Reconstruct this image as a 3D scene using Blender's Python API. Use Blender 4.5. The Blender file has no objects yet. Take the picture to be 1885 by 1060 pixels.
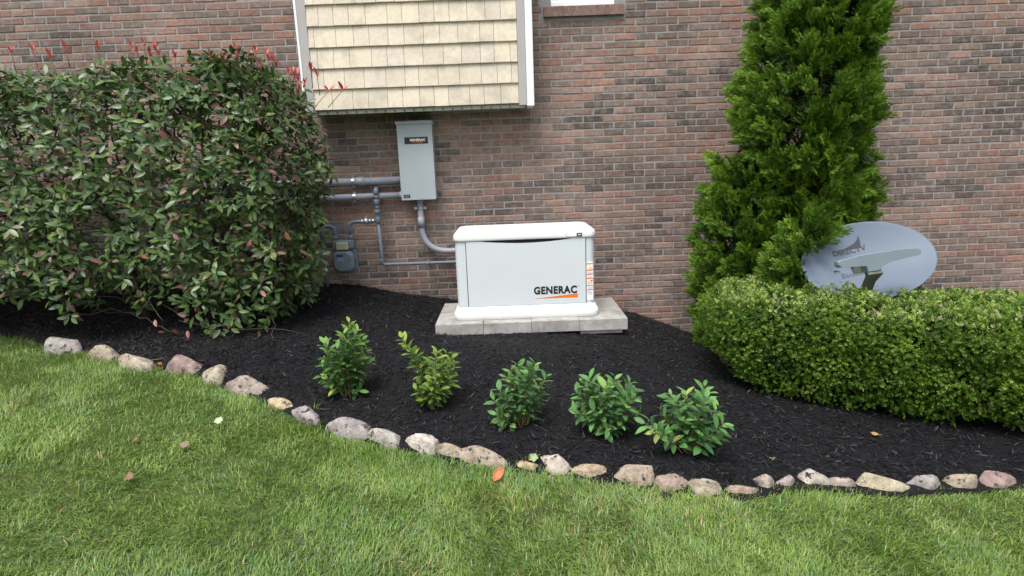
import bpy, bmesh, math, random
import numpy as np
from mathutils import Vector, Matrix, Euler

random.seed(7)
rng = np.random.default_rng(11)
S = bpy.context.scene
COL = S.collection
PI = math.pi

# ------------------------------------------------------------------ camera
F_PX = 1080.0
PITCH, ROLL = math.radians(12.0), math.radians(2.1)
CAM = Vector((0.0, -6.0, 1.6))
CROT = Matrix.Rotation(PI / 2 - PITCH, 3, 'X') @ Matrix.Rotation(-ROLL, 3, 'Z')
cd = bpy.data.cameras.new('camera')
cd.sensor_width = 36.0
cd.lens = 36.0 * F_PX / 1885.0
cd.clip_start, cd.clip_end = 0.05, 300.0
cam = bpy.data.objects.new('camera', cd)
cam.matrix_world = Matrix.Translation(CAM) @ CROT.to_4x4()
COL.objects.link(cam)
S.camera = cam

# ------------------------------------------------------------------ light
SUN_EL, SUN_AZ = math.radians(64), math.radians(205)   # azimuth from +Y, clockwise
W = bpy.data.worlds.new('World'); S.world = W; W.use_nodes = True
wn = W.node_tree.nodes; wl_ = W.node_tree.links
sky = wn.new('ShaderNodeTexSky'); sky.sky_type = 'NISHITA'; sky.sun_disc = False
sky.sun_elevation = SUN_EL; sky.sun_rotation = SUN_AZ
sky.air_density = 1.3; sky.dust_density = 4.0; sky.ozone_density = 1.0
hs = wn.new('ShaderNodeHueSaturation'); hs.inputs['Saturation'].default_value = 0.46
wl_.new(sky.outputs['Color'], hs.inputs['Color'])
wl_.new(hs.outputs['Color'], wn['Background'].inputs['Color'])
wn['Background'].inputs['Strength'].default_value = 0.135
sd = bpy.data.lights.new('sun', 'SUN'); sd.energy = 1.5; sd.angle = math.radians(26); sd.color = (1, 0.98, 0.95)
so = bpy.data.objects.new('sun', sd)
sdir = Vector((math.sin(SUN_AZ) * math.cos(SUN_EL), math.cos(SUN_AZ) * math.cos(SUN_EL), math.sin(SUN_EL)))
so.rotation_euler = sdir.to_track_quat('Z', 'Y').to_euler()
so.location = sdir * 30
COL.objects.link(so)
S.view_settings.view_transform = 'Standard'; S.view_settings.look = 'None'
S.view_settings.gamma = 1.0; S.view_settings.use_curve_mapping = False
S.view_settings.exposure = 0.85
S.cycles.max_bounces = 6; S.cycles.diffuse_bounces = 3; S.cycles.glossy_bounces = 2
S.cycles.transmission_bounces = 3; S.cycles.transparent_max_bounces = 4

# ------------------------------------------------------------------ helpers
def ray(px, py):
    return CROT @ Vector(((px - 942.5) / F_PX, -(py - 530) / F_PX, -1.0))
def at_y(px, py, y):                       # where that line of sight meets the upright plane Y = y
    d = ray(px, py); return CAM + d * ((y - CAM.y) / d.y)
def at_z(px, py, z):
    d = ray(px, py); return CAM + d * ((z - CAM.z) / d.z)
def to_px(p):
    q = CROT.transposed() @ (Vector(p) - CAM)
    return 942.5 + F_PX * q.x / -q.z, 530 - F_PX * q.y / -q.z

def hash3(ix, iy, iz):
    n = (ix * 374761393 + iy * 668265263 + iz * 2147483647) & 0xFFFFFFFF
    n = ((n ^ (n >> 13)) * 1274126177) & 0xFFFFFFFF
    return ((n ^ (n >> 16)) & 0xFFFF) / 65535.0
def vnoise(p):                              # smooth value noise 0..1, p is (N,3)
    p = np.asarray(p, float); i = np.floor(p).astype(np.int64); f = p - i; f = f * f * (3 - 2 * f)
    r = 0
    for dx in (0, 1):
        for dy in (0, 1):
            for dz in (0, 1):
                w = (f[:, 0] if dx else 1 - f[:, 0]) * (f[:, 1] if dy else 1 - f[:, 1]) * (f[:, 2] if dz else 1 - f[:, 2])
                r = r + w * hash3(i[:, 0] + dx, i[:, 1] + dy, i[:, 2] + dz)
    return r
def fbm(p, oct=3):
    p = np.asarray(p, float); a, s, t = 1.0, 0.0, 0.0
    for k in range(oct):
        s = s + a * vnoise(p * 2 ** k + 17.3 * k); t += a; a *= 0.5
    return s / t

def build_mesh(name, V, faces, mats, col=None, smooth=False):
    """V (N,3); faces list of (M,k) int arrays; col (sumM,3) own colour of each face"""
    me = bpy.data.meshes.new(name)
    V = np.asarray(V, np.float32)
    faces = [np.asarray(f, np.int32) for f in faces if len(f)]
    loops = np.concatenate([f.ravel() for f in faces])
    tot = np.concatenate([np.full(len(f), f.shape[1], np.int32) for f in faces])
    st = np.concatenate([[0], np.cumsum(tot)[:-1]]).astype(np.int32)
    me.vertices.add(len(V)); me.vertices.foreach_set('co', V.ravel())
    me.loops.add(len(loops)); me.loops.foreach_set('vertex_index', loops)
    me.polygons.add(len(tot)); me.polygons.foreach_set('loop_start', st)
    try: me.polygons.foreach_set('loop_total', tot)
    except Exception: pass
    if smooth: me.polygons.foreach_set('use_smooth', np.ones(len(tot), bool))
    me.update(calc_edges=True)
    if col is not None:
        a = me.attributes.new('col', 'FLOAT_COLOR', 'FACE')
        c = np.ones((len(tot), 4), np.float32); c[:, :3] = col
        a.data.foreach_set('color', c.ravel())
    for m in (mats if isinstance(mats, (list, tuple)) else [mats]): me.materials.append(m)
    return me

WL = {}                                     # world position of everything that parents something
def link(o, parent=None, loc=(0, 0, 0)):
    COL.objects.link(o)
    o.location = loc; WL[o] = Vector(loc)
    if parent is not None:
        o.parent = parent
        o.matrix_parent_inverse = Matrix.Translation(-WL[parent])
    return o
def thing(name, label, cat, loc, group=None):
    o = bpy.data.objects.new(name, None); o.empty_display_size = 0.1
    link(o, None, loc); tag(o, label, cat, group); return o
def tag(o, label=None, cat=None, group=None, kind=None):
    if label: o['label'] = label
    if cat: o['category'] = cat
    if group: o['group'] = group
    if kind: o['kind'] = kind
    return o
def put(name, me, parent=None, centre=True):
    """one object; its origin goes to the middle of its mesh"""
    n = len(me.vertices); V = np.empty(n * 3, np.float32); me.vertices.foreach_get('co', V); V = V.reshape(-1, 3)
    c = (V.min(0) + V.max(0)) / 2 if centre else np.zeros(3)
    if centre:
        me.vertices.foreach_set('co', (V - c).astype(np.float32).ravel()); me.update()
    return link(bpy.data.objects.new(name, me), parent, tuple(float(x) for x in c))

class MB:
    def __init__(s): s.v = []; s.f = []; s.c = []; s.cur = (1, 1, 1); s.sm = []
    def add(s, vs, fs, smooth=False):
        b = len(s.v); s.v += [tuple(v) for v in vs]
        for f in fs: s.f.append([b + i for i in f]); s.c.append(s.cur); s.sm.append(smooth)
        return s
    def box(s, c, d, rot=None, bev=0.0):
        x, y, z = d[0] / 2, d[1] / 2, d[2] / 2
        if bev <= 0:
            vs = [Vector((a * x, b * y, e * z)) for a in (-1, 1) for b in (-1, 1) for e in (-1, 1)]
            fs = [(0, 1, 3, 2), (4, 6, 7, 5), (0, 4, 5, 1), (2, 3, 7, 6), (0, 2, 6, 4), (1, 5, 7, 3)]
        else:
            bm = bmesh.new(); bmesh.ops.create_cube(bm, size=1.0)
            for v in bm.verts: v.co = Vector((v.co.x * d[0], v.co.y * d[1], v.co.z * d[2]))
            bmesh.ops.bevel(bm, geom=bm.edges[:], offset=bev, segments=2, profile=0.6, affect='EDGES')
            bm.verts.index_update()
            vs = [v.co.copy() for v in bm.verts]; fs = [[v.index for v in f.verts] for f in bm.faces]; bm.free()
        if rot is not None: vs = [rot @ v for v in vs]
        return s.add([Vector(c) + v for v in vs], fs)
    def rings(s, R, closed_ends=True, smooth=True):
        n = len(R[0]); vs = [p for r in R for p in r]; fs = []
        for k in range(len(R) - 1):
            for i in range(n):
                j = (i + 1) % n; fs.append((k * n + i, k * n + j, (k + 1) * n + j, (k + 1) * n + i))
        s.add(vs, fs, smooth)
        if closed_ends:
            b = len(s.v) - len(vs)
            s.f.append([b + i for i in range(n)][::-1]); s.c.append(s.cur); s.sm.append(False)
            s.f.append([b + (len(R) - 1) * n + i for i in range(n)]); s.c.append(s.cur); s.sm.append(False)
        return s
    def tube(s, path, r, n=12, smooth=True):
        path = [Vector(p) for p in path]; R = []
        rad = r if isinstance(r, (list, tuple)) else [r] * len(path)
        up = None
        for k, p in enumerate(path):
            t = (path[min(k + 1, len(path) - 1)] - path[max(k - 1, 0)]).normalized()
            if up is None:
                up = Vector((0, 0, 1)) if abs(t.z) < 0.9 else Vector((0, 1, 0))
            a = t.cross(up)
            if a.length < 1e-4: a = t.orthogonal()
            a.normalize(); b = a.cross(t).normalized(); up = b
            R.append([p + (a * math.cos(q) + b * math.sin(q)) * rad[k] for q in (2 * PI * i / n for i in range(n))])
        return s.rings(R, True, smooth)
    def prism(s, poly, axis_u, axis_v, o, thick):
        """flat outline (u,v) in the plane o + u*axis_u + v*axis_v, given depth along the normal"""
        u, v = Vector(axis_u), Vector(axis_v); nrm = u.cross(v).normalized(); o = Vector(o); n = len(poly)
        A = [o + u * p[0] + v * p[1] for p in poly]; B = [p + nrm * thick for p in A]
        fs = [list(range(n))[::-1], [n + i for i in range(n)]] + [(i, (i + 1) % n, n + (i + 1) % n, n + i) for i in range(n)]
        return s.add(A + B, fs)
    def mesh(s, name, mat, col=False):
        by = {}
        for f, c, m in zip(s.f, s.c, s.sm): by.setdefault(len(f), []).append((f, c, m))
        fl, cl, sl = [], [], []
        for k, it in by.items():
            fl.append(np.array([i[0] for i in it])); cl += [i[1] for i in it]; sl += [i[2] for i in it]
        me = build_mesh(name, np.array(s.v), fl, mat, np.array(cl) if col else None)
        me.polygons.foreach_set('use_smooth', np.array(sl, bool)); return me
    def put(s, name, mat, parent=None, col=False): return put(name, s.mesh(name, mat, col), parent)

def fillet(pts, rad, n=6):
    pts = [Vector(p) for p in pts]; out = [pts[0]]
    for k in range(1, len(pts) - 1):
        a, b, c = pts[k - 1], pts[k], pts[k + 1]
        r = rad[k - 1] if isinstance(rad, (list, tuple)) else rad
        u, w = (a - b).normalized(), (c - b).normalized()
        p, q = b + u * r, b + w * r
        for i in range(n + 1):
            t = i / n; out.append(p * (1 - t) ** 2 + b * 2 * t * (1 - t) + q * t * t)
    out.append(pts[-1]); return out

def text_mesh(txt, size, mat, o, u, v, bold=0.0, sx=1.0, thick=0.0008, shear=0.0, spacing=1.0):
    cu = bpy.data.curves.new('lettering', 'FONT'); cu.body = txt; cu.size = size; cu.offset = bold
    cu.extrude = thick / 2; cu.shear = shear; cu.space_character = spacing; cu.resolution_u = 3
    t = bpy.data.objects.new('lettering_source', cu); COL.objects.link(t)
    dg = bpy.context.evaluated_depsgraph_get(); me = bpy.data.meshes.new_from_object(t.evaluated_get(dg))
    bpy.data.objects.remove(t); bpy.data.curves.remove(cu)
    u, v = Vector(u).normalized(), Vector(v).normalized(); n = u.cross(v)
    for q in me.vertices:
        q.co = Vector(o) + u * q.co.x * sx + v * q.co.y + n * q.co.z
    me.materials.clear(); me.materials.append(mat); return me

# ------------------------------------------------------------------ materials
def mat(name, base=(0.5, 0.5, 0.5), rough=0.6, spec=0.4, metal=0.0, vary=0.12, scale=6.0, bump=0.0, bscale=60.0,
        attr=False, trans=0.0, stain=None, stain_scale=3.0, stain_lo=0.55, stain_hi=0.75):
    m = bpy.data.materials.new(name); m.use_nodes = True
    n, l = m.node_tree.nodes, m.node_tree.links; b = n['Principled BSDF']
    b.inputs['Roughness'].default_value = rough; b.inputs['Metallic'].default_value = metal
    b.inputs['Specular IOR Level'].default_value = spec
    geo = n.new('ShaderNodeNewGeometry')
    if attr:
        a = n.new('ShaderNodeAttribute'); a.attribute_name = 'col'; c = a.outputs['Color']
    else:
        rgb = n.new('ShaderNodeRGB'); rgb.outputs[0].default_value = (*base, 1); c = rgb.outputs[0]
    if vary > 0:
        nz = n.new('ShaderNodeTexNoise'); nz.inputs['Scale'].default_value = scale; nz.inputs['Detail'].default_value = 5
        l.new(geo.outputs['Position'], nz.inputs['Vector'])
        mr = n.new('ShaderNodeMapRange'); mr.inputs[1].default_value = 0.3; mr.inputs[2].default_value = 0.7
        mr.inputs[3].default_value = 1 - vary; mr.inputs[4].default_value = 1 + vary
        l.new(nz.outputs['Fac'], mr.inputs[0])
        mx = n.new('ShaderNodeVectorMath'); mx.operation = 'SCALE'
        l.new(c, mx.inputs[0]); l.new(mr.outputs[0], mx.inputs['Scale']); c = mx.outputs[0]
    if stain is not None:
        n2 = n.new('ShaderNodeTexNoise'); n2.inputs['Scale'].default_value = stain_scale; n2.inputs['Detail'].default_value = 7
        n2.inputs['Roughness'].default_value = 0.65
        l.new(geo.outputs['Position'], n2.inputs['Vector'])
        r2 = n.new('ShaderNodeMapRange'); r2.inputs[1].default_value = stain_lo; r2.inputs[2].default_value = stain_hi
        l.new(n2.outputs['Fac'], r2.inputs[0])
        m2 = n.new('ShaderNodeMix'); m2.data_type = 'RGBA'
        l.new(r2.outputs[0], m2.inputs[0]); l.new(c, m2.inputs[6]); m2.inputs[7].default_value = (*stain, 1); c = m2.outputs[2]
    l.new(c, b.inputs['Base Color'])
    if bump > 0:
        nb = n.new('ShaderNodeTexNoise'); nb.inputs['Scale'].default_value = bscale; nb.inputs['Detail'].default_value = 6
        l.new(geo.outputs['Position'], nb.inputs['Vector'])
        bp = n.new('ShaderNodeBump'); bp.inputs['Strength'].default_value = bump; bp.inputs['Distance'].default_value = 0.01
        l.new(nb.outputs['Fac'], bp.inputs['Height']); l.new(bp.outputs[0], b.inputs['Normal'])
    if trans > 0:
        tr = n.new('ShaderNodeBsdfTranslucent'); ms = n.new('ShaderNodeMixShader'); ms.inputs[0].default_value = trans
        l.new(c, tr.inputs['Color']); l.new(b.outputs[0], ms.inputs[1]); l.new(tr.outputs[0], ms.inputs[2])
        l.new(ms.outputs[0], n['Material Output'].inputs['Surface'])
    return m

def brick_material():
    m = mat('brick_face', attr=True, rough=0.85, spec=0.2, vary=0.22, scale=26.0, bump=0.55, bscale=90.0,
            stain=(0.31, 0.265, 0.235), stain_scale=15.0, stain_lo=0.47, stain_hi=0.80)
    n, l = m.node_tree.nodes, m.node_tree.links; b = n['Principled BSDF']
    src = b.inputs['Base Color'].links[0].from_socket
    geo = n.new('ShaderNodeNewGeometry'); mp = n.new('ShaderNodeMapping'); mp.inputs['Scale'].default_value = (1.0, 1.0, 1.7)
    l.new(geo.outputs['Position'], mp.inputs['Vector'])
    d = n.new('ShaderNodeTexNoise'); d.inputs['Scale'].default_value = 19; d.inputs['Detail'].default_value = 8; d.inputs['Roughness'].default_value = .7
    l.new(mp.outputs[0], d.inputs['Vector'])
    r = n.new('ShaderNodeMapRange'); r.inputs[1].default_value = .56; r.inputs[2].default_value = .72; r.inputs[4].default_value = .62
    l.new(d.outputs['Fac'], r.inputs[0])
    mx = n.new('ShaderNodeMix'); mx.data_type = 'RGBA'; mx.inputs[7].default_value = (.085, .07, .06, 1)
    l.new(r.outputs[0], mx.inputs[0]); l.new(src, mx.inputs[6])
    w = n.new('ShaderNodeTexNoise'); w.inputs['Scale'].default_value = 1.1; w.inputs['Detail'].default_value = 4; l.new(geo.outputs['Position'], w.inputs['Vector'])
    r2 = n.new('ShaderNodeMapRange'); r2.inputs[1].default_value = .35; r2.inputs[2].default_value = .68; r2.inputs[3].default_value = .80; r2.inputs[4].default_value = 1.16
    l.new(w.outputs['Fac'], r2.inputs[0]); sc = n.new('ShaderNodeVectorMath'); sc.operation = 'SCALE'   # weathered and cleaner areas
    l.new(mx.outputs[2], sc.inputs[0]); l.new(r2.outputs[0], sc.inputs['Scale']); l.new(sc.outputs[0], b.inputs['Base Color'])
    return m
M = dict(
    brick=brick_material(),
    mortar=mat('mortar', (0.305, 0.30, 0.30), 0.95, 0.1, vary=0.15, scale=9, bump=0.5, bscale=120, stain=(0.24, 0.23, 0.225), stain_scale=2.6, stain_lo=0.5, stain_hi=0.8),
    shingle=mat('cedar_vinyl', attr=True, rough=0.6, spec=0.3, vary=0.07, scale=30, bump=0.25, bscale=60, stain=(0.42, 0.385, 0.315), stain_scale=7, stain_lo=0.46, stain_hi=0.8),
    trim_grey=mat('taupe_trim', (0.40, 0.385, 0.37), 0.5, vary=0.04),
    trim_white=mat('white_trim', (0.80, 0.81, 0.83), 0.45, vary=0.03),
    soffit=mat('soffit_vinyl', (0.22, 0.22, 0.17), 0.7, vary=0.15, stain=(0.06, 0.075, 0.04), stain_scale=5),
    dark=mat('dark_gap', (0.02, 0.02, 0.02), 0.9, 0.1, vary=0),
    glass=mat('window_glass', (0.10, 0.12, 0.14), 0.05, 0.9, vary=0.1, scale=1.5),
    blind=mat('blind_fabric', (0.55, 0.6, 0.66), 0.8, vary=0.05),
    conduit=mat('grey_conduit', (0.265, 0.28, 0.32), 0.45, 0.45, vary=0.07, scale=8),
    gas=mat('grey_gas_paint', (0.125, 0.15, 0.18), 0.5, 0.45, vary=0.12, scale=25, bump=0.15, bscale=150),
    zinc=mat('zinc_fitting', (0.42, 0.45, 0.48), 0.4, 0.5, 0.7, vary=0.2, scale=60),
    meter=mat('meter_grey', (0.16, 0.195, 0.225), 0.55, 0.4, vary=0.12, scale=20, bump=0.2, bscale=120),
    cabinet=mat('grey_enclosure', (0.35, 0.395, 0.415), 0.5, 0.4, vary=0.03, scale=3, bump=0.05, bscale=200),
    gen_white=mat('warm_white_shell', (0.80, 0.805, 0.79), 0.38, 0.45, vary=0.015, scale=4),
    gen_panel=mat('bisque_panel', (0.60, 0.645, 0.66), 0.42, 0.45, vary=0.015, scale=4, bump=0.03, bscale=400),
    concrete=mat('concrete_block', (0.37, 0.355, 0.335), 0.9, 0.15, vary=0.18, scale=14, bump=0.5, bscale=130, stain=(0.20, 0.19, 0.175), stain_scale=4.5, stain_lo=0.5, stain_hi=0.72),
    black=mat('black_print', (0.012, 0.013, 0.017), 0.5, vary=0),
    orange=mat('orange_print', (0.75, 0.17, 0.02), 0.5, vary=0),
    white=mat('white_print', (0.8, 0.8, 0.8), 0.5, vary=0),
    yellow=mat('yellow_print', (0.75, 0.62, 0.05), 0.5, vary=0),
    red=mat('red_print', (0.7, 0.12, 0.1), 0.5, vary=0),
    cream=mat('index_cream', (0.50, 0.50, 0.33), 0.5, vary=0.08, scale=60),
    blue=mat('blue_print', (0.03, 0.05, 0.25), 0.5, vary=0.1),
    pale=mat('grey_label', (0.24, 0.28, 0.33), 0.5, vary=0.05),
    dish=mat('dish_grey', (0.125, 0.16, 0.21), 0.55, 0.35, vary=0.05, scale=5, stain=(0.105, 0.13, 0.17), stain_scale=6, stain_lo=0.6, stain_hi=0.9),
    lnb=mat('lnb_plastic', (0.215, 0.262, 0.305), 0.45, 0.4, vary=0.04),
    arm=mat('dish_arm_paint', (0.10, 0.115, 0.09), 0.6, 0.3, vary=0.2, scale=20),
    dark_grey=mat('dark_grey_print', (0.035, 0.038, 0.045), 0.5, vary=0),
    leaf=mat('glossy_leaf', attr=True, rough=0.36, spec=0.4, vary=0.15, scale=40, trans=0.14),
    softleaf=mat('soft_leaf', attr=True, rough=0.5, spec=0.35, vary=0.12, scale=30, trans=0.22),
    scale=mat('scale_foliage', attr=True, rough=0.6, spec=0.25, vary=0.15, scale=9, trans=0.2),
    grass=mat('grass_blade', attr=True, rough=0.5, spec=0.3, vary=0.1, scale=5, trans=0.25),
    turf=mat('turf_soil', (0.075, 0.105, 0.032), 0.95, 0.1, vary=0.4, scale=14, bump=0.6, bscale=40, stain=(0.10, 0.085, 0.04), stain_scale=6),
    mulch=mat('black_mulch', (0.0055, 0.0055, 0.0068), 0.8, 0.25, vary=0.35, scale=30, bump=0.9, bscale=70),
    chip=mat('mulch_chip', attr=True, rough=0.62, spec=0.3, vary=0.2, scale=30),
    bark=mat('bark', (0.075, 0.055, 0.042), 0.9, 0.15, vary=0.3, scale=30, bump=0.5),
    twig=mat('green_twig', (0.16, 0.125, 0.06), 0.8, 0.2, vary=0.25, scale=30),
    stone=mat('field_stone', attr=True, rough=0.9, spec=0.15, vary=0.34, scale=22, bump=0.9, bscale=60, stain=(0.035, 0.033, 0.032), stain_scale=20, stain_lo=0.575, stain_hi=0.64),
)

# ------------------------------------------------------------------ ground shape
def zl(x): return -0.08 * np.clip(x, -7, 7)
STONE_PX = [(255, 668), (335, 684), (390, 700), (447, 726), (513, 752), (567, 778), (640, 805), (712, 818), (773, 832),
            (825, 846), (890, 858), (965, 868), (1023, 874), (1088, 884), (1172, 896), (1242, 905), (1312, 914),
            (1362, 914), (1415, 903), (1450, 897), (1505, 895), (1550, 901), (1620, 905)]
def at_lawn(px, py):
    z = 0.0
    for _ in range(12):
        p = at_z(px, py, z); z = float(zl(p.x))
    return p
LINE = [at_lawn(*p) for p in STONE_PX]
_lx = [-12.0, -6.0, -4.2] + [p.x for p in LINE] + [2.6, 3.6, 12.0]
_ly = [-0.9, -1.0, -1.25] + [p.y for p in LINE] + [-3.12, -3.0, -2.9]
o_ = np.argsort(_lx); _lx, _ly = np.array(_lx)[o_], np.array(_ly)[o_]
def ys(x): return np.interp(x, _lx, _ly) + 0.0
def zw(x): return np.interp(x, [-8, -3, -1.9, -1.6, -1.04, -.62, 1.27, 1.64, 2.11, 3, 8], [.75, .5, .425, .40, .276, .225, 0, -.15, -.36, -.42, -.6])
def bed_z(x, y):
    x, y = np.asarray(x, float), np.asarray(y, float)
    t = np.clip((y - ys(x)) / (0 - ys(x)), 0, 1)
    n = fbm(np.stack([x * 2.2, y * 2.2, 0 * x], -1).reshape(-1, 3), 2).reshape(x.shape) - 0.5
    z = zl(x) * (1 - t) + zw(x) * t + 0.11 * np.sin(PI * t) ** 0.9 + 0.035 * np.exp(-((t - .05) / .05) ** 2) * (t > 0) * np.clip((1.3 - x) / .5, .15, 1) + n * 0.06 * np.minimum(1, 6 * t * (1 - t)) + 0.012
    # raked down a little along the front and left of the pad
    w = np.clip(1 - np.maximum(np.maximum(-0.70 - x, x - 1.0), 0) / .3, 0, 1) * np.clip(1 - np.maximum(np.maximum(-1.22 - y, y + .3), 0) / .4, 0, 1)
    cap = np.interp(x, [-.7, -.3, .2, 1.0], [.205, .175, .168, .150]) + n * 0.05
    return z + (np.minimum(z, cap) - z) * w
def lawn_z(x, y):
    x, y = np.asarray(x, float), np.asarray(y, float)
    n = fbm(np.stack([x * 1.3, y * 1.3, 0 * x + 5], -1).reshape(-1, 3), 2).reshape(x.shape) - 0.5
    return zl(x) + n * 0.05
def at_bed(px, py):
    p = at_z(px, py, 0.1)
    for _ in range(14): p = at_z(px, py, float(bed_z(p.x, p.y)))
    return p

def grid(x0, x1, y0, y1, dx, dy, zf):
    xs = np.arange(x0, x1 + dx / 2, dx); yy = np.arange(y0, y1 + dy / 2, dy)
    X, Y = np.meshgrid(xs, yy, indexing='ij'); Z = zf(X, Y)
    V = np.stack([X, Y, Z], -1).reshape(-1, 3); nx, ny = X.shape
    i = (np.arange(nx - 1)[:, None] * ny + np.arange(ny - 1)[None, :]).ravel()
    return V, np.stack([i, i + ny, i + ny + 1, i + 1], -1)

# lawn: one sheet out to the horizon (fine near the bed, coarse far off)
def warp(a): return np.sign(a) * (np.abs(a) + np.maximum(0, np.abs(a) - 5) ** 2 * 0.9)
V, Fq = grid(-11, 11, -11, 7, 0.16, 0.16, lambda x, y: np.where(y > ys(x) + 0.06, np.minimum(lawn_z(x, y), bed_z(x, np.minimum(y, 0))) - 0.10, lawn_z(x, y)))
V[:, 0] = warp(V[:, 0]); V[:, 1] = -3 + warp(V[:, 1] + 3)
lawn = put('lawn', build_mesh('lawn', V, [Fq], M['turf'], smooth=True)); tag(lawn, kind='structure')
# mulch bed
xs = np.arange(-8.5, 8.51, 0.05); tt = np.linspace(-0.035, 1, 64)
X = np.repeat(xs[:, None], len(tt), 1); Y = ys(X) * (1 - tt[None, :]) + 0.02 * tt
Y = np.where(tt[None, :] < 0, ys(X) - np.where(X > 1.1, .05, .02), Y)
n_ = fbm(np.stack([X * 16, Y * 16, 0 * X], -1).reshape(-1, 3), 3).reshape(X.shape) - 0.5
Z = bed_z(X, Y) + n_ * 0.035
Z[:, 0] -= 0.07
V = np.stack([X, Y, Z], -1).reshape(-1, 3); ny = len(tt)
i = (np.arange(len(xs) - 1)[:, None] * ny + np.arange(ny - 1)[None, :]).ravel()
bed = put('mulch_bed', build_mesh('mulch_bed', V, [np.stack([i, i + ny, i + ny + 1, i + 1], -1)], M['mulch'], smooth=True))
tag(bed, kind='structure')

# ------------------------------------------------------------------ house
house = thing('brick_house', 'red and brown brick house wall with a beige shingled bay and a white window', 'house', (0, 0.12, 0.0))
COURSE, MODULE, GAP = 0.0677, 0.2035, 0.0115
Z0 = 1.905 - 0.0677 * 42
BAY = (-1.855, 0.27, 2.122, -0.32)          # x0, x1, underside, front
WIN = (0.466, 1.066, 3.035)
TOP = 4.3
mw = MB().box((0, 0.155, (WIN[2] - 1.1) / 2), (18, 0.30, WIN[2] + 1.1))                     # front of the mortar at y = 0.010
mw.box(((WIN[0] - 9) / 2, 0.155, (TOP + WIN[2]) / 2), (WIN[0] + 9, 0.30, TOP - WIN[2]))
mw.box(((WIN[1] + 9) / 2, 0.155, (TOP + WIN[2]) / 2), (9 - WIN[1], 0.30, TOP - WIN[2]))
mw.box(((WIN[0] + WIN[1]) / 2, 0.25, (TOP + WIN[2]) / 2), (WIN[1] - WIN[0], 0.10, TOP - WIN[2]))
mw.put('mortar_wall', M['mortar'], house)
def brick_geo(x0, x1, z0, z1, yf, ch=0.004):
    j = lambda a: random.uniform(-a, a)
    x0 += j(.0035); x1 += j(.0035); z0 += j(.0022); z1 += j(.0022); yb = 0.03
    A = [(x0, yb, z0), (x1, yb, z0), (x1, yb, z1), (x0, yb, z1)]
    B = [(x0 + j(.0006), yf + ch, z0 + j(.0015)), (x1, yf + ch, z0 + j(.0015)), (x1 + j(.0006), yf + ch, z1 + j(.0015)), (x0, yf + ch, z1 + j(.0015))]
    c = ch * 1.1
    Cc = [(x0 + c, yf + j(.001), z0 + c), (x1 - c, yf + j(.001), z0 + c), (x1 - c, yf + j(.001), z1 - c), (x0 + c, yf + j(.001), z1 - c)]
    fs = [(8, 9, 10, 11)]
    for a, b in ((0, 4), (4, 8)):
        for k in range(4): fs.append((a + k, a + (k + 1) % 4, b + (k + 1) % 4, b + k))
    return A + B + Cc, fs
BR = [(0.299, 0.167, 0.125), (0.255, 0.146, 0.111), (0.271, 0.177, 0.14), (0.221, 0.146, 0.115), (0.187, 0.135, 0.11), (0.151, 0.112, 0.094), (0.115, 0.088, 0.076), (0.081, 0.067, 0.059)]
def brick_colour(x, z):
    lo = float(vnoise(np.array([[x * 1.4, z * 3.5, 3.0]]))[0])
    t = min(0.999, max(0, 0.50 * lo + 0.62 * random.random() - 0.08))
    c = BR[int(t * len(BR))]
    k = random.uniform(0.88, 1.12) * 1.08
    return tuple(v * k for v in c)
def covered(px, py):                        # photo regions where something stands in front of the wall
    if px < 240 or px > 1645 or py < 2 or py > 600: return True
    if px < 612 and py > 95: return True
    if 545 < px < 985 and py < 210: return True
    if px > 1285 and py > 300 or px > 1340 and px < 1625 or px > 1395 and px < 1625: return True
    if 728 < px < 800 and 222 < py < 368: return True
    if 836 < px < 1096 and py > 416: return True
    return False
cand = []
nrow = int((TOP - Z0) / COURSE)
for r in range(nrow):
    z0 = Z0 + r * COURSE
    off = -0.357 + GAP / 2 + (MODULE / 2 if (r - 42) % 2 else 0)
    for k in range(-45, 46):
        x0 = off + k * MODULE; x1 = x0 + MODULE - GAP; zc = z0 + 0.029
        if x0 < -8.9 or x1 > 8.9: continue
        if zc < float(zw(np.clip((x0 + x1) / 2, -8, 8))) - 0.25: continue
        if x1 > WIN[0] - 0.075 and x0 < WIN[1] + 0.095 and z0 + 0.058 > WIN[2] - 0.098:
            a, b = WIN[0] - 0.085, WIN[1] + 0.105     # cut the bricks back to the window opening
            if x0 < a - 0.03: x1 = a - GAP
            elif x1 > b + 0.03: x0 = b + GAP
            else: continue
        cand.append((x0, x1, z0, z0 + COURSE - GAP))
def seen(c):
    px, py = to_px(((c[0] + c[1]) / 2, 0, (c[2] + c[3]) / 2))
    if covered(px, py): return 0
    a = to_px((c[0], 0, c[2])); b = to_px((c[1], 0, c[3])); return abs(a[0] - b[0]) * abs(a[1] - b[1])
cand.sort(key=lambda c: -seen(c))
rest = MB()
for q, c in enumerate(cand):
    vs, fs = brick_geo(*c, random.gauss(0, 0.0012))
    colr = brick_colour((c[0] + c[1]) / 2, c[2])
    if q < 300:
        b = MB(); b.cur = colr; b.add(vs, fs); b.put('brick', M['brick'], house, True)
    else:
        rest.cur = colr; rest.add(vs, fs)
tag(rest.put('brickwork', M['brick'], house, True), kind='stuff')

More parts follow.
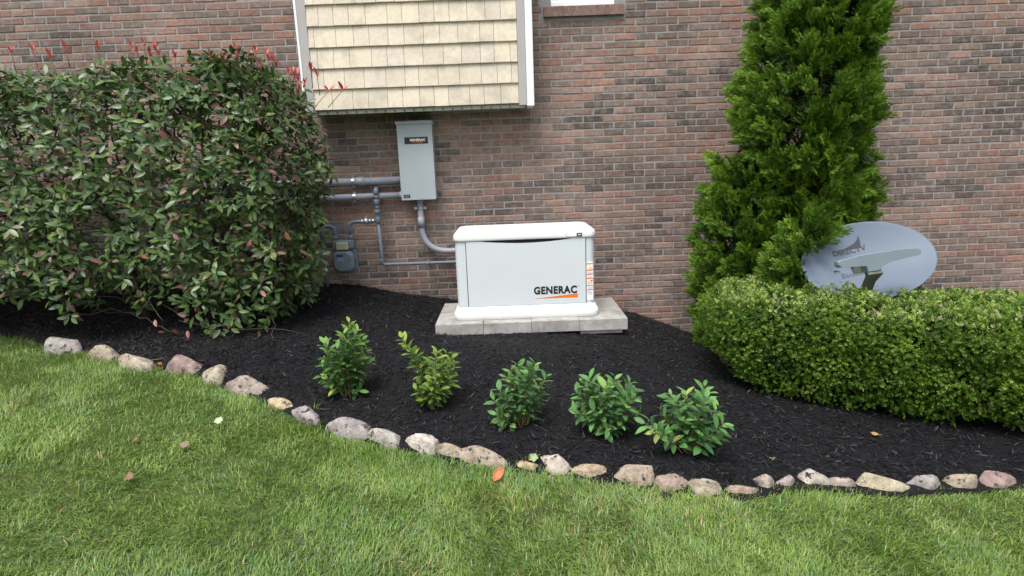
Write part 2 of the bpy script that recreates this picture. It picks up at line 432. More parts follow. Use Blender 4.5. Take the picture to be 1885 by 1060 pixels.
# bay with shingles
bx0, bx1, bz, by = BAY
bay = MB().box(((bx0 + bx1) / 2, (by + 0.03) / 2 + 0.012, (bz + 0.02 + TOP) / 2), (bx1 - bx0 - 0.04, -by + 0.0, TOP - bz - 0.02)).put('bay', M['dark'], house)
sx0, sx1 = bx0 + 0.098, bx1 - 0.142
EXPO = 0.181
for r in range(12):
    z = bz + 0.018 + r * EXPO
    x = sx0 - random.uniform(0.02, 0.12)
    while x < sx1 - 0.03:
        w = random.uniform(0.125, 0.205); xa, xb = max(x, sx0), min(x + w, sx1)
        if xb > sx1 - 0.04: xb = sx1
        if xb - xa > 0.03:
            k = random.uniform(0.93, 1.05); g = random.uniform(-.02, .02)
            b = MB(); b.cur = ((0.655 + g) * k, (0.575 + g) * k, (0.455) * k)
            dz = random.uniform(-0.0015, 0.0015) ; yb = by + 0.008
            yl, yt = by - 0.023 - random.uniform(0, .003), by - 0.004
            c = 0.0016
            vs = [(xa + c, yb, z + dz), (xb - c, yb, z + dz), (xb - c, yb, z + EXPO + .012), (xa + c, yb, z + EXPO + .012),
                  (xa + c, yl + .002, z + dz), (xb - c, yl + .002, z + dz), (xb - c, yl, z + dz + .004), (xa + c, yl, z + dz + .004),
                  (xb - c, yt, z + EXPO + .012), (xa + c, yt, z + EXPO + .012)]
            fs = [(0, 1, 5, 4), (4, 5, 6, 7), (7, 6, 8, 9), (9, 8, 2, 3), (0, 4, 7, 9, 3), (1, 2, 8, 6, 5)]
            b.add(vs, fs); b.put('shingle', M['shingle'], bay, True)
        x += w
hz = (bz + TOP) / 2; hh = TOP - bz
MB().box((bx0 + 0.058, by + 0.03, hz), (0.080, 0.10, hh), bev=.004).put('corner_post', M['trim_grey'], bay)
MB().box((bx0 + 0.007, by + 0.10, hz + .004), (0.022, 0.25, hh), bev=.003).put('corner_trim', M['trim_white'], bay)
MB().box((bx1 - 0.105, by + 0.03, hz), (0.072, 0.10, hh), bev=.004).put('corner_post', M['trim_grey'], bay)
MB().box((bx1 - 0.034, by + 0.093, hz - .006), (0.066, 0.25, hh + .006), bev=.004).put('corner_trim', M['trim_white'], bay)
sf = MB().box(((bx0 + bx1) / 2 - .02, by + 0.006, bz - 0.004), (bx1 - bx0 - .13, 0.03, 0.034))
sf.box(((bx0 + bx1) / 2 - .02, by / 2 + 0.014, bz - .002), (bx1 - bx0 - .13, -by - 0.02, 0.012))
sf.put('soffit', M['soffit'], bay)
sl = MB()
for k in range(21):
    sl.box((bx0 + 0.12 + k * 0.089, by - 0.010, bz - 0.008), (0.010, 0.006, 0.016))
tag(sl.put('vent_slots', M['dark'], bay), kind='stuff')

# window
wx0, wx1, wz = WIN
win = MB()
for x in (wx0 + .03, wx1 - .03): win.box((x, 0.03, wz + 0.6), (0.06, 0.06, 1.2), bev=.004)
win.box(((wx0 + wx1) / 2, 0.02, wz + 0.02), (wx1 - wx0 - .002, 0.07, 0.04), bev=.004)
win.box(((wx0 + wx1) / 2, 0.032, wz + 1.17), (wx1 - wx0 - .122, 0.06, 0.055))
window = win.put('window', M['trim_white'], house)
s2 = MB()
s2.box(((wx0 + wx1) / 2, 0.036, wz + 0.072), (wx1 - wx0 - .124, 0.04, 0.06), bev=.004)
for x in (wx0 + .085, wx1 - .085): s2.box((x, 0.036, wz + .62), (0.046, 0.036, 1.03))
s2.box(((wx0 + wx1) / 2, 0.034, wz + .62), (wx1 - wx0 - .22, 0.03, 0.05))
s2.put('sash', M['trim_white'], window)
MB().box(((wx0 + wx1) / 2, 0.0445, wz + .62), (wx1 - wx0 - .21, 0.004, 1.04)).put('pane', M['glass'], window)
n = 11; x0, x1 = wx0 - 0.078, wx1 + 0.098
sill = MB().box(((x0 + x1) / 2, 0.035, wz - 0.048), (x1 - x0 - .012, 0.13, 0.078)).put('brick_sill', M['mortar'], house)
for k in range(n):
    w = (x1 - x0) / n; xc = x0 + (k + .5) * w
    b = MB(); kk = random.uniform(.9, 1.1); b.cur = (0.215 * kk, 0.125 * kk, 0.10 * kk)
    b.box((xc, 0.022 + random.uniform(-.002, .002), wz - 0.047), (w - 0.009, 0.124, 0.092), bev=.004); b.put('brick', M['brick'], sill, True)

# ------------------------------------------------------------------ concrete pad
PZ = 0.28
px0, px1, py0, py1 = -0.665, 0.975, -1.19, -0.40
pad = thing('concrete_pad', 'low pad of grey concrete blocks set in the mulch under the white generator', 'concrete pad', ((px0 + px1) / 2, (py0 + py1) / 2, PZ - 0.1))
nx_, ny_ = 4, 2
for i in range(nx_):
    for j in range(ny_):
        w, d = (px1 - px0) / nx_, (py1 - py0) / ny_
        b = MB().box((px0 + (i + .5) * w, py0 + (j + .5) * d + random.uniform(-.003, .003), PZ - 0.05 + random.uniform(-.001, .001)), (w - .002, d - .002, 0.1),
                     Matrix.Rotation(random.uniform(-.004, .004), 3, 'Z'), bev=.004)
        b.put('block', M['concrete'], pad)
sh = MB().box((px1 - 0.22, py0 + 0.2, PZ - 0.119), (0.36, 0.34, 0.034), bev=.005); sh.put('shim_block', M['concrete'], pad)

# ------------------------------------------------------------------ generator
gx, gy0, gyb = 0.12, -1.055, -0.42
gen = thing('standby_generator', 'white home standby generator with orange wedge lettering on the concrete pad', 'generator', (gx, (gy0 + gyb) / 2, PZ))
def rrect(cx, cy, hx, hy, r, z, n=6):
    P = []
    for q, (sx, sy) in enumerate(((1, -1), (1, 1), (-1, 1), (-1, -1))):
        a0 = -PI / 2 + q * PI / 2; m_ = []
        for k in range(n + 1):
            a = a0 + k / n * PI / 2
            m_.append((cx + sx * (hx - r) + r * math.cos(a), cy + sy * (hy - r) + r * math.sin(a), z))
        t0 = (-math.cos(a0 + PI / 2) * 0 + math.sin(a0) * 1, -math.cos(a0) * 1); t1 = (-math.sin(a0 + PI / 2), math.cos(a0 + PI / 2)); e = min(.012, hx - r, hy - r)
        P.append((m_[0][0] + t0[0] * e, m_[0][1] + t0[1] * e, z)); P += m_; P.append((m_[-1][0] + t1[0] * e, m_[-1][1] + t1[1] * e, z))
    return P
gcy, ghx, ghy = (gy0 + gyb) / 2, 0.594, (gyb - gy0) / 2
base = MB().rings([rrect(gx, gcy, ghx + a, ghy + b_, 0.06 + a * .5, PZ + z) for z, a, b_ in
                  ((0.001, .030, .030), (0.004, .036, .034), (0.048, .038, .036), (0.056, .036, .034), (0.066, .030, .027), (0.105, .012, .010), (0.112, .006, .004), (0.1125, -.02, -.02))])
base.put('base', M['gen_white'], gen)
BZ0, BZ1 = PZ + 0.112, 0.962
body = MB().rings([rrect(gx, gcy, ghx, ghy, 0.045, z) for z in (BZ0, BZ0 + .01, BZ1 + .01, BZ1 + .02)])
body.put('cabinet', M['gen_panel'], gen)
lid = []
lr = 0.135
lid.append(rrect(gx, gcy, ghx - .01, ghy - .01, 0.045, BZ1 + .004))
lid.append(rrect(gx, gcy, ghx + .008, ghy + .010, 0.055, BZ1 + .004)); lid.append(rrect(gx, gcy, ghx + .012, ghy + .014, 0.055, BZ1 + .010))
for k in range(0, 13):
    a = k / 12 * PI / 2
    ix = lr * (1 - math.cos(a)) ** 1.5; iy = 0.04 * (1 - math.cos(a)) ** 1.4
    ib = 0.24 * (1 - math.cos(a)) ** 1.1                 # the lid falls away further at the back
    lid.append(rrect(gx, gcy + (iy - ib) / 2, ghx + .012 - ix, ghy + .014 - (iy + ib) / 2, 0.055, BZ1 + .026 + 0.064 * math.sin(a) ** .85))
lid.append(rrect(gx, gcy - .1, ghx * .5, ghy * .3, 0.04, BZ1 + .0905))
MB().rings(lid).put('lid', M['gen_white'], gen)
# front panel with the scooped top edge
fx0, fx1 = gx - 0.497, gx + 0.515
yp = gy0 - 0.006
poly = [(fx0, BZ0 + .004), (fx1, BZ0 + .004), (fx1, BZ1)]
for k in range(21):
    t = k / 20; x = fx1 - 0.115 - t * (fx1 - fx0 - 0.24)
    poly.append((x, BZ1 - 0.026 * math.sin(PI * t) ** 0.8))
poly.append((fx0, BZ1))
MB().prism(poly, (1, 0, 0), (0, 0, 1), (0, yp, 0), -0.007).put('front_panel', M['gen_panel'], gen)
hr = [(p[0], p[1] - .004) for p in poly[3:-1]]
MB().prism([(hr[0][0], BZ1 + .003)] + hr + [(hr[-1][0], BZ1 + .003)], (1, 0, 0), (0, 0, 1), (0, gy0 - .0015, 0), -0.001).put('handle_recess_shade', M['dark'], gen)  # dark plate standing in for the shade inside the handle scoop
sm = MB()
for x in (fx0 - .004, fx1 + .004): sm.box((x, gy0 + .002, (BZ0 + BZ1) / 2), (0.005, 0.01, BZ1 - BZ0 - .004))
sm.put('panel_seam', M['dark_grey'], gen)
# side louvres
lv = MB()
for k in range(9): lv.box((gx - ghx - .002, gcy + 0.02, 0.50 + k * .042), (0.012, 0.44, 0.02), Matrix.Rotation(.5, 3, 'Y'))
lv.put('side_louvre', M['gen_panel'], gen)
for sx in (-1, 1): MB().box((gx + sx * (ghx + .002), gcy - .22, BZ1 - .028), (0.012, 0.05, 0.026), bev=.003).put('latch', M['black'], gen)
# lettering
lt = text_mesh('GENERAC', 0.088, M['black'], (0, 0, 0), (1, 0, 0), (0, 0, 1), bold=0.0040, sx=1.0, spacing=1.10)
lx0, lx1 = min(v.co.x for v in lt.vertices), max(v.co.x for v in lt.vertices)
for v in lt.vertices: v.co = Vector((0.187 + (v.co.x - lx0) / (lx1 - lx0) * 0.372, v.co.y + yp - .0012, v.co.z + 0.489))
put('lettering', lt, gen)
MB().prism([(0.19, 0.449), (0.566, 0.449), (0.566, 0.482)], (1, 0, 0), (0, 0, 1), (0, yp - .0002, 0), 0.0012).put('orange_wedge', M['orange'], gen)
put('trademark', text_mesh('®', 0.014, M['dark_grey'], (0.564, yp - .0012, 0.545), (1, 0, 0), (0, 0, 1)), gen)
# status window on the lid
yl_ = gy0 - .014
MB().box((0.541, yl_ + .0005, BZ1 + .030), (0.138, 0.006, 0.036), bev=.002).put('window_frame', M['pale'], gen)
MB().box((0.541, yl_ - .0015, BZ1 + .030), (0.132, 0.006, 0.030), bev=.0025).put('status_window', M['gen_white'], gen)
MB().box((0.583, yl_ - .003, BZ1 + .030), (0.044, 0.006, 0.028), bev=.0025).put('badge', M['dark_grey'], gen)
MB().box((0.584, yl_ - .0055, BZ1 + .030), (0.024, 0.003, 0.007)).put('badge_mark', M['white'], gen)
# hazard decals
dx0, dx1 = fx1 + .010, gx + ghx - .014
dc = MB().box(((dx0 + dx1) / 2, gy0 - .0005, 0.585), (dx1 - dx0, 0.003, 0.335)); decal = dc.put('hazard_decal', M['white'], gen)
ob_ = MB()
for z in (0.735, 0.677, 0.642, 0.607, 0.545, 0.508): ob_.prism([(dx0 + .001, z - .004), (dx1 - .001, z), (dx1 - .001, z + .008), (dx0 + .001, z + .006)], (1, 0, 0), (0, 0, 1), (0, gy0 - .002, 0), 0.0008)
ob_.put('warning_bar', M['orange'], decal)
xm = (dx0 + dx1) / 2
for (x, z) in ((xm + .006, 0.706), (xm - .012, 0.578)):
    MB().prism([(x - .013, z - .012), (x + .013, z - .012), (x, z + .012)], (1, 0, 0), (0, 0, 1), (0, gy0 - .002, 0), 0.0008).put('warning_triangle', M['yellow'], decal)
MB().box((xm + .014, gy0 - .0024, 0.588), (0.016, 0.0012, 0.016)).put('warning_square', M['red'], decal)
tl = MB()
for z in (.660, .652, .626, .618, .592, .572, .565, .530, .522, .495, .486, .478, .470, .695, .688):
    tl.box((xm + random.uniform(-.006, .006), gy0 - .0022, z), ((dx1 - dx0) * random.uniform(.5, .8), 0.0008, 0.0022))
tl.put('fine_print', M['pale'], decal)

# ------------------------------------------------------------------ electrical cabinet
ex0, ex1, ez0, ez1, ed = -1.052, -0.712, 1.279, 2.036, 0.16
box = thing('transfer_switch', 'tall grey electrical cabinet with a black name plate on the brick wall', 'electrical cabinet', ((ex0 + ex1) / 2, 0, ez0))
xc, zc = (ex0 + ex1) / 2, (ez0 + ez1) / 2
MB().box((xc, -ed / 2 + .004, zc), (ex1 - ex0 - .012, ed - .006, ez1 - ez0 - .02), bev=.003).put('cabinet', M['cabinet'], box)
MB().box((xc, -ed - .003, zc - .014), (ex1 - ex0, 0.018, ez1 - ez0 - .03), bev=.004).put('door', M['cabinet'], box)
hood = MB().prism([(-.002, 0), (-ed - .026, 0), (-ed - .026, .02), (-ed - .02, .030), (-.002, .042)], (0, 1, 0), (0, 0, 1), (ex0 - .008, 0, ez1 - .034), (ex1 - ex0 + .016))
hood.put('rain_hood', M['cabinet'], box)
pl = MB().box((xc + .012, -ed - .0135, 1.848), (0.226, 0.004, 0.062), bev=.0015).put('name_plate', M['black'], box)
put('lettering', text_mesh('GENERAC', 0.030, M['white'], (xc - .050, -ed - .0165, 1.842), (1, 0, 0), (0, 0, 1), bold=.001, sx=1.12), pl)
MB().prism([(xc - .045, 1.829), (xc + .075, 1.829), (xc + .075, 1.838)], (1, 0, 0), (0, 0, 1), (0, -ed - .0158, 0), .0008).put('orange_wedge', M['orange'], pl)
st = MB().box((ex0 + .055, -ed - .0125, ez0 + .040), (0.064, 0.002, 0.032)).put('warning_sticker', M['black'], box)
fp = MB()
for z in (.048, .040, .032): fp.box((ex0 + .055, -ed - .0140, ez0 + z), (0.048, 0.0008, 0.003))
fp.put('fine_print', M['pale'], st)
MB().tube([(xc + .03, -ed - .01, ez0 + .012), (xc + .03, -ed - .022, ez0 + .012)], .008, 8).put('latch_screw', M['zinc'], box)

# conduits
def strap(x, z, r, parent, vert=False, y=-.06):
    b = MB()
    w = 0.028
    pts = []
    for k in range(9):
        a = PI * k / 8
        pts.append((math.cos(a) * (r + .002), math.sin(a) * (r + .002)))
    for k in range(8):
        (a0, b0), (a1, b1) = pts[k], pts[k + 1]
        if vert: vs = [(x + a0, y - b0, z - w / 2), (x + a1, y - b1, z - w / 2), (x + a1, y - b1, z + w / 2), (x + a0, y - b0, z + w / 2)]
        else: vs = [(x - w / 2, y - b0, z + a0), (x - w / 2, y - b1, z + a1), (x + w / 2, y - b1, z + a1), (x + w / 2, y - b0, z + a0)]
        nrm = Vector((0, y, 0)); out = [Vector(v) + (Vector((0 if not vert else vs[0][0] - x, -0.5, 0))).normalized() * .003 for v in vs]
        b.add(vs + out, [(4, 5, 6, 7), (0, 1, 5, 4), (2, 3, 7, 6), (3, 0, 4, 7), (1, 2, 6, 5), (3, 2, 1, 0)])
    for sgn in (-1, 1):
        if vert: b.box((x + sgn * (r + .016), y / 2 - .002, z), (0.03, abs(y) + .002, w))
        else: b.box((x, y / 2 - .002, z + sgn * (r + .012)), (w, abs(y) + .002, 0.022))
    return b.put('strap', M['zinc'], parent)
pu = at_y(690, 333, -.07); pl_ = at_y(690, 361, -.07)
cu_ = thing('electrical_conduit', 'thicker grey conduit running level into the upper left side of the electrical cabinet', 'conduit', (-2.4, -.07, pu.z), 'level conduits feeding the cabinet')
MB().tube([(-3.4, -.07, pu.z), (ex0 + .01, -.07, pu.z)], .037, 16).put('pipe', M['conduit'], cu_)
MB().tube([(-1.52, -.07, pu.z), (-1.42, -.07, pu.z)], .043, 16).put('coupling', M['conduit'], cu_)
strap(at_y(651, 335, -.07).x, pu.z, .037, cu_, y=-.07)
cl_ = thing('electrical_conduit', 'lower of the two level grey conduits, passing behind the gas pipe', 'conduit', (-2.4, -.07, pl_.z), 'level conduits feeding the cabinet')
MB().tube([(-3.4, -.07, pl_.z), (ex0 + .01, -.07, pl_.z)], .031, 16).put('pipe', M['conduit'], cl_)
MB().tube([(ex0 - .03, -.07, pl_.z), (ex0 + .004, -.07, pl_.z)], .037, 16).put('lock_nut', M['conduit'], cl_)
strap(at_y(653, 362, -.07).x, pl_.z, .031, cl_, y=-.07)
q0 = at_y(773, 372, -.08); q1 = at_y(820, 462, -.08)
cc = thing('curved_conduit', 'grey conduit dropping from the cabinet and sweeping right to the generator', 'conduit', (q0.x, -.08, q1.z))
path = fillet([(q0.x, -.08, ez0 + .01), (q0.x, -.08, q1.z), (gx - .25, -.08, q1.z), (gx - .25, gyb + .01, q1.z)], [.27, .12], 12)
MB().tube(path, .031, 16).put('pipe', M['conduit'], cc)
MB().tube([(q0.x, -.08, ez0 - .002), (q0.x, -.08, ez0 - .03)], .040, 16).put('hub', M['conduit'], cc)
MB().tube([(q0.x, -.08, ez0 - .17), (q0.x, -.08, ez0 - .28)], .0355, 16).put('coupling', M['conduit'], cc)
strap(q0.x, ez0 - .085, .031, cc, True, y=-.08)

# gas piping
g = lambda px, py, y=-.13: at_y(px, py, y)
gt, gm, gb, ge = g(693, 349), g(696, 404), g(704, 487), g(840, 484)
gp = thing('gas_pipe', 'thin grey gas pipe dropping beside the cabinet and turning right to the generator', 'gas pipe', (gm.x, 0, gb.z))
vx = gm.x
MB().tube(fillet([(vx, .02, gt.z), (vx, -.13, gt.z), (vx, -.13, gm.z)], .035, 6), .0165, 14).put('riser', M['gas'], gp)
MB().tube(fillet([(vx, -.13, gm.z + .01), (vx + .01, -.13, gb.z), (gx - .15, -.13, gb.z), (gx - .15, gyb + .01, gb.z)], [.04, .05], 7), .0165, 14).put('feed_pipe', M['gas'], gp)
def fitting(a, b, r, name='fitting', m='gas', parent=None, n=14):
    a, b = Vector(a), Vector(b); d = (b - a).normalized()
    pth = [a, a + d * .006, b - d * .006, b]; return MB().tube(pth, [r * .86, r, r, r * .86], n).put(name, M[m], parent)
H = lambda z0, z1, r, nm='fitting', mm='gas', n=14: fitting((vx, -.13, gt.z - z0), (vx, -.13, gt.z - z1), r, nm, mm, gp, n)
MB().tube(fillet([(vx, -.085, gt.z), (vx, -.13, gt.z), (vx, -.13, gt.z - .045)], .03, 6), .025, 14).put('elbow', M['gas'], gp)
H(.055, .085, .024); H(.095, .15, .029, 'coupling', 'gas'); H(.155, .19, .024); H(.195, .235, .034, 'union_nut', 'gas', 8)
H(.24, gt.z - gm.z - .03, .024); H(gt.z - gm.z - .03, gt.z - gm.z + .035, .027, 'tee')
fitting((vx + .004, -.13, gb.z + .055), (vx + .004, -.13, gb.z + .02), .022, 'elbow', 'gas', gp)
fitting((vx + .035, -.13, gb.z), (vx + .065, -.13, gb.z), .021, 'elbow_collar', 'gas', gp)
for xx in (g(787, 486).x,): fitting((xx - .018, -.13, gb.z), (xx + .018, -.13, gb.z), .0205, 'coupling', 'gas', gp)
MB().box((g(787, 486).x, -.07, gb.z), (0.016, 0.16, 0.02)).put('wall_hook', M['zinc'], gp)

# gas meter
my = -.17
G2 = lambda px, py: at_y(px, py, my)
mc = G2(635, 480); mt = G2(632, 447)
meter = thing('gas_meter', 'grey gas meter with a cream index plate low on the brick wall by the hedge', 'gas meter', (mc.x, my, G2(640, 500).z))
def lobed(cx, cz, hx, hz, r, y, n=8, amp=0.0):
    P = []
    for q, (sx, sz) in enumerate(((1, -1), (1, 1), (-1, 1), (-1, -1))):
        a0 = -PI / 2 + q * PI / 2
        for k in range(n + 1):
            a = a0 + k / n * PI / 2; rr = r + amp * math.cos((q * (n + 1) + k) * 2 * PI / 6)
            P.append((cx + sx * (hx - r) + rr * math.cos(a), y, cz + sz * (hz - r) + rr * math.sin(a)))
    return P
a, b2 = G2(613, 460), G2(657, 500)
hx, hz = (b2.x - a.x) / 2, (a.z - b2.z) / 2; cx, cz = (a.x + b2.x) / 2, (a.z + b2.z) / 2
MB().rings([lobed(cx + .012, cz + .01, hx * .95, hz, .07, my + .09), lobed(cx + .01, cz + .01, hx, hz, .07, my + .06), lobed(cx + .005, cz, hx, hz, .07, my + .012)]).put('rear_case', M['meter'], meter)
MB().rings([lobed(cx, cz, hx + .010, hz + .010, .075, my + .012, amp=.006), lobed(cx, cz, hx + .010, hz + .010, .075, my - .004, amp=.006)]).put('flange', M['meter'], meter)
MB().rings([lobed(cx, cz, hx, hz, .07, my - .004), lobed(cx, cz, hx - .006, hz - .006, .066, my - .05), lobed(cx, cz, hx - .028, hz - .028, .06, my - .07)]).put('front_case', M['meter'], meter)
bt = MB()
for (u, v) in ((-.7, 1), (.7, 1), (1, .2), (1, -.6), (.4, -1), (-.4, -1), (-1, -.6), (-1, .2)):
    bt.tube([(cx + u * hx, my - .002, cz + v * hz), (cx + u * hx, my - .016, cz + v * hz)], .009, 8)
bt.put('flange_bolts', M['meter'], meter)
tz = cz + hz + .055
MB().box((cx + .005, my + .01, tz), (hx * 1.9, 0.10, 0.085), bev=.015).put('top_head', M['meter'], meter)
MB().box((cx + .012, my + .012, tz + .085), (hx * 2.2, 0.03, 0.022), bev=.004).put('meter_bar', M['gas'], meter)
ix = MB().box((cx + .002, my - .052, tz - .012), (0.112, 0.03, 0.072), bev=.004).put('index_box', M['cream'], meter)
d = MB()
for k in range(4): d.box((cx - .03 + k * .022, my - .068, tz - .002), (0.014, 0.002, 0.013))
d.box((cx + .002, my - .068, tz - .028), (0.07, 0.002, 0.006)); d.put('index_dials', M['pale'], ix)
MB().box((cx - .030, my - .0705, cz + .062), (0.066, 0.003, 0.026)).put('blue_sticker', M['blue'], meter)
MB().box((cx - .022, my - .0705, cz + .026), (0.058, 0.003, 0.038)).put('grey_sticker', M['pale'], meter)
pa, pb = G2(617, 436), G2(645, 436)
topz = G2(600, 417).z
MB().tube(fillet([(pa.x, my + .01, tz + .05), (pa.x, my + .01, topz), (pa.x - .13, my + .01, topz), (pa.x - .13, my + .01, tz - .05)], [.06, .06], 8), .020, 12).put('inlet_pipe', M['gas'], meter)
rr = at_y(675, 407, -.13)
MB().tube(fillet([(pb.x, my + .01, tz + .05), (pb.x, my + .01, rr.z), (vx - .005, -.13, rr.z)], .06, 8), .018, 12).put('outlet_pipe', M['gas'], meter)
for p_ in (pa, pb): fitting((p_.x, my + .01, tz + .045), (p_.x, my + .01, tz + .085), .031, 'swivel_nut', 'gas', meter, 8)
for t0, t1, r in ((.42, .50, .026), (.53, .66, .033), (.69, .76, .026), (.80, .88, .024)):
    A, B = Vector((pb.x, my + .01, rr.z)), Vector((vx - .005, -.13, rr.z)); fitting(A.lerp(B, t0), A.lerp(B, t1), r, 'valve' if r > .03 else 'fitting', 'zinc', meter, 10)
cv = Vector((pb.x, my, rr.z)).lerp(Vector((vx, -.13, rr.z)), .6); MB().box((cv.x, cv.y, cv.z + .036), (0.014, 0.02, 0.03), bev=.003).put('valve_stem', M['zinc'], meter)
MB().box(((pa.x + pb.x) / 2, my + .02, tz + .17), (pb.x - pa.x, 0.008, 0.042)).put('brace_plate', M['gas'], meter)
rx = pa.x - .13
gz_ = float(bed_z(rx, my))
MB().tube([(rx, my + .01, gz_ - .05), (rx, my + .01, tz - .04)], .019, 12).put('service_riser', M['gas'], meter)
fitting((rx, my + .01, G2(603, 497).z + .02), (rx, my + .01, G2(603, 497).z - .03), .034, 'stop_valve', 'zinc', meter, 8)
MB().rings([[(rx - .03 + r * math.cos(t) , my - .03 + o, tz - .10 + r * math.sin(t)) for t in np.linspace(0, 2 * PI, 18, endpoint=False)] for r, o in ((.02, .03), (.055, .028), (.062, .01), (.062, -.004), (.05, -.018), (.02, -.03))]).put('regulator', M['gas'], meter)

# ------------------------------------------------------------------ satellite dish
dcn = at_y(1595, 482, -1.62)
dish = thing('satellite_dish', 'oval grey satellite dish tilted upward behind the clipped boxwood hedge', 'satellite dish', (dcn.x, dcn.y, float(bed_z(dcn.x, -1.5))))
rl = math.radians(11.5); tilt = math.radians(46)
U = Vector((math.cos(rl), 0, math.sin(rl)))
N = Vector((-math.sin(rl) * math.sin(tilt) * 0 , -math.cos(tilt), math.sin(tilt)))
N = (N - U * N.dot(U)).normalized(); Vv = N.cross(U).normalized()
if Vv.z < 0: Vv = -Vv
da, db = 0.475, 0.335
def dpt(u, v, off=0.0):
    r2 = (u / da) ** 2 + (v / db) ** 2
    return dcn + U * u + Vv * v + N * (0.095 * r2 - 0.06 + off)
R = []
for f in (0.02, .2, .4, .6, .8, .93, 1.0): R.append([dpt(da * f * math.cos(t), db * f * math.sin(t)) for t in np.linspace(0, 2 * PI, 72, endpoint=False)])
R.append([dpt(da * 1.02 * math.cos(t), db * 1.028 * math.sin(t), -.002) for t in np.linspace(0, 2 * PI, 72, endpoint=False)])
R.append([dpt(da * 1.02 * math.cos(t), db * 1.028 * math.sin(t), -.028) for t in np.linspace(0, 2 * PI, 72, endpoint=False)])
for f in (.97, .6, .3, 0.02): R.append([dpt(da * f * math.cos(t), db * f * math.sin(t), -.016) for t in np.linspace(0, 2 * PI, 72, endpoint=False)])
refl = MB().rings(R).put('reflector', M['dish'], dish)
def on_dish(px, py):                        # where that spot of the print lies on the reflector
    d = ray(px, py); h = 0.0
    for _ in range(8):
        t = ((dcn - CAM).dot(N) + h) / d.dot(N); p = CAM + d * t - dcn
        h = 0.095 * ((p.dot(U) / da) ** 2 + (p.dot(Vv) / db) ** 2) - 0.06
    return p.dot(U), p.dot(Vv)
def dish_text(txt, pxa, pya, size, shear=0, bold=.001, sx=1.0, ang=0.0, m='dark_grey'):
    u0, v0 = on_dish(pxa, pya); me = text_mesh(txt, size, M[m], (0, 0, 0), (1, 0, 0), (0, 1, 0), bold, sx, .0006, shear)
    ca, sa = math.cos(ang), math.sin(ang)
    for q in me.vertices:
        u = u0 + q.co.x * ca - q.co.y * sa; v = v0 + q.co.x * sa + q.co.y * ca; q.co = dpt(u, v, .003 + q.co.z)
    return put('lettering', me, refl)
dish_text('DIRECTV', 1534.5, 472.5, .062, sx=1.05, bold=.0008)
dish_text('Slimline', 1549, 513.5, .062, shear=.35, bold=-.0006, sx=1.1)
def dish_poly(pts, name):
    b = MB(); top = [dpt(*on_dish(*p), .004) for p in pts]; bot = [dpt(*on_dish(*p), .001) for p in pts]; n = len(pts)
    b.add(top + bot, [list(range(n)), [n + i for i in range(n)][::-1]] + [(i, n + i, n + (i + 1) % n, (i + 1) % n) for i in range(n)]); return b.put(name, M['dark_grey'], refl)
dish_poly([(1549, 461.5), (1566, 452), (1574, 446), (1578, 440), (1578.5, 434.5), (1581, 437), (1583, 448), (1585, 455.5), (1567, 459)], 'swoosh')
# lnb arm
ua, va = on_dish(1589, 547); la = dpt(ua, va, -.02); ly = -2.02
lb = at_y(1609, 498, ly)
ax = (lb - la); an = ax.normalized()
def arm_ring(p, w, h):
    s_ = Vector((1, 0, .1)).normalized(); q = an.cross(s_).normalized()
    return [p + s_ * a * w + q * c * h for a, c in ((-1, -1), (1, -1), (1, 1), (-1, 1))]
MB().rings([arm_ring(la - an * .12, .024, .03), arm_ring(la + ax * .72, .024, .028), arm_ring(la + ax * .92, .045, .03), arm_ring(lb, .05, .03)], smooth=False).put('feed_arm', M['arm'], dish)
pts = [(1540.5, 482), (1545, 479.5), (1580, 470), (1612, 464.5), (1636, 462), (1645, 459), (1668, 457), (1690, 456), (1697, 461), (1694, 468), (1660, 476), (1640, 481), (1626, 487), (1617, 497), (1596, 500), (1594, 491), (1591, 489.3), (1546, 492), (1541, 488)]
W3 = [at_y(*p, ly) for p in pts]
b = MB(); n = len(W3); cxy = sum(W3, Vector()) / n
fr = [cxy + (p - cxy) * .97 + Vector((0, -.012, 0)) for p in W3]; bk = [cxy + (p - cxy) * .93 + Vector((0, .07, -.02)) for p in W3]
vs = fr + W3 + bk
b.add(vs, [list(range(n)), [2 * n + i for i in range(n)][::-1]] + [(k * n + (i + 1) % n, k * n + i, (k + 1) * n + i, (k + 1) * n + (i + 1) % n) for k in (0, 1) for i in range(n)])
b.put('feed_horn_bar', M['lnb'], dish)
gzd = float(bed_z(dcn.x, -1.25))
MB().tube(fillet([(dcn.x + .02, -1.36, gzd - .1), (dcn.x + .02, -1.36, dcn.z - .1), tuple(dcn - N * .05)], .1, 6), .03, 14).put('mast', M['dish'], dish)
MB().box(tuple(dcn - N * .085), (0.2, 0.12, 0.14), bev=.01).put('mount_bracket', M['arm'], dish)
MB().tube([dpt(ua, va * .96, -.05), dcn - N * .09], .02, 8).put('arm_brace', M['arm'], dish)

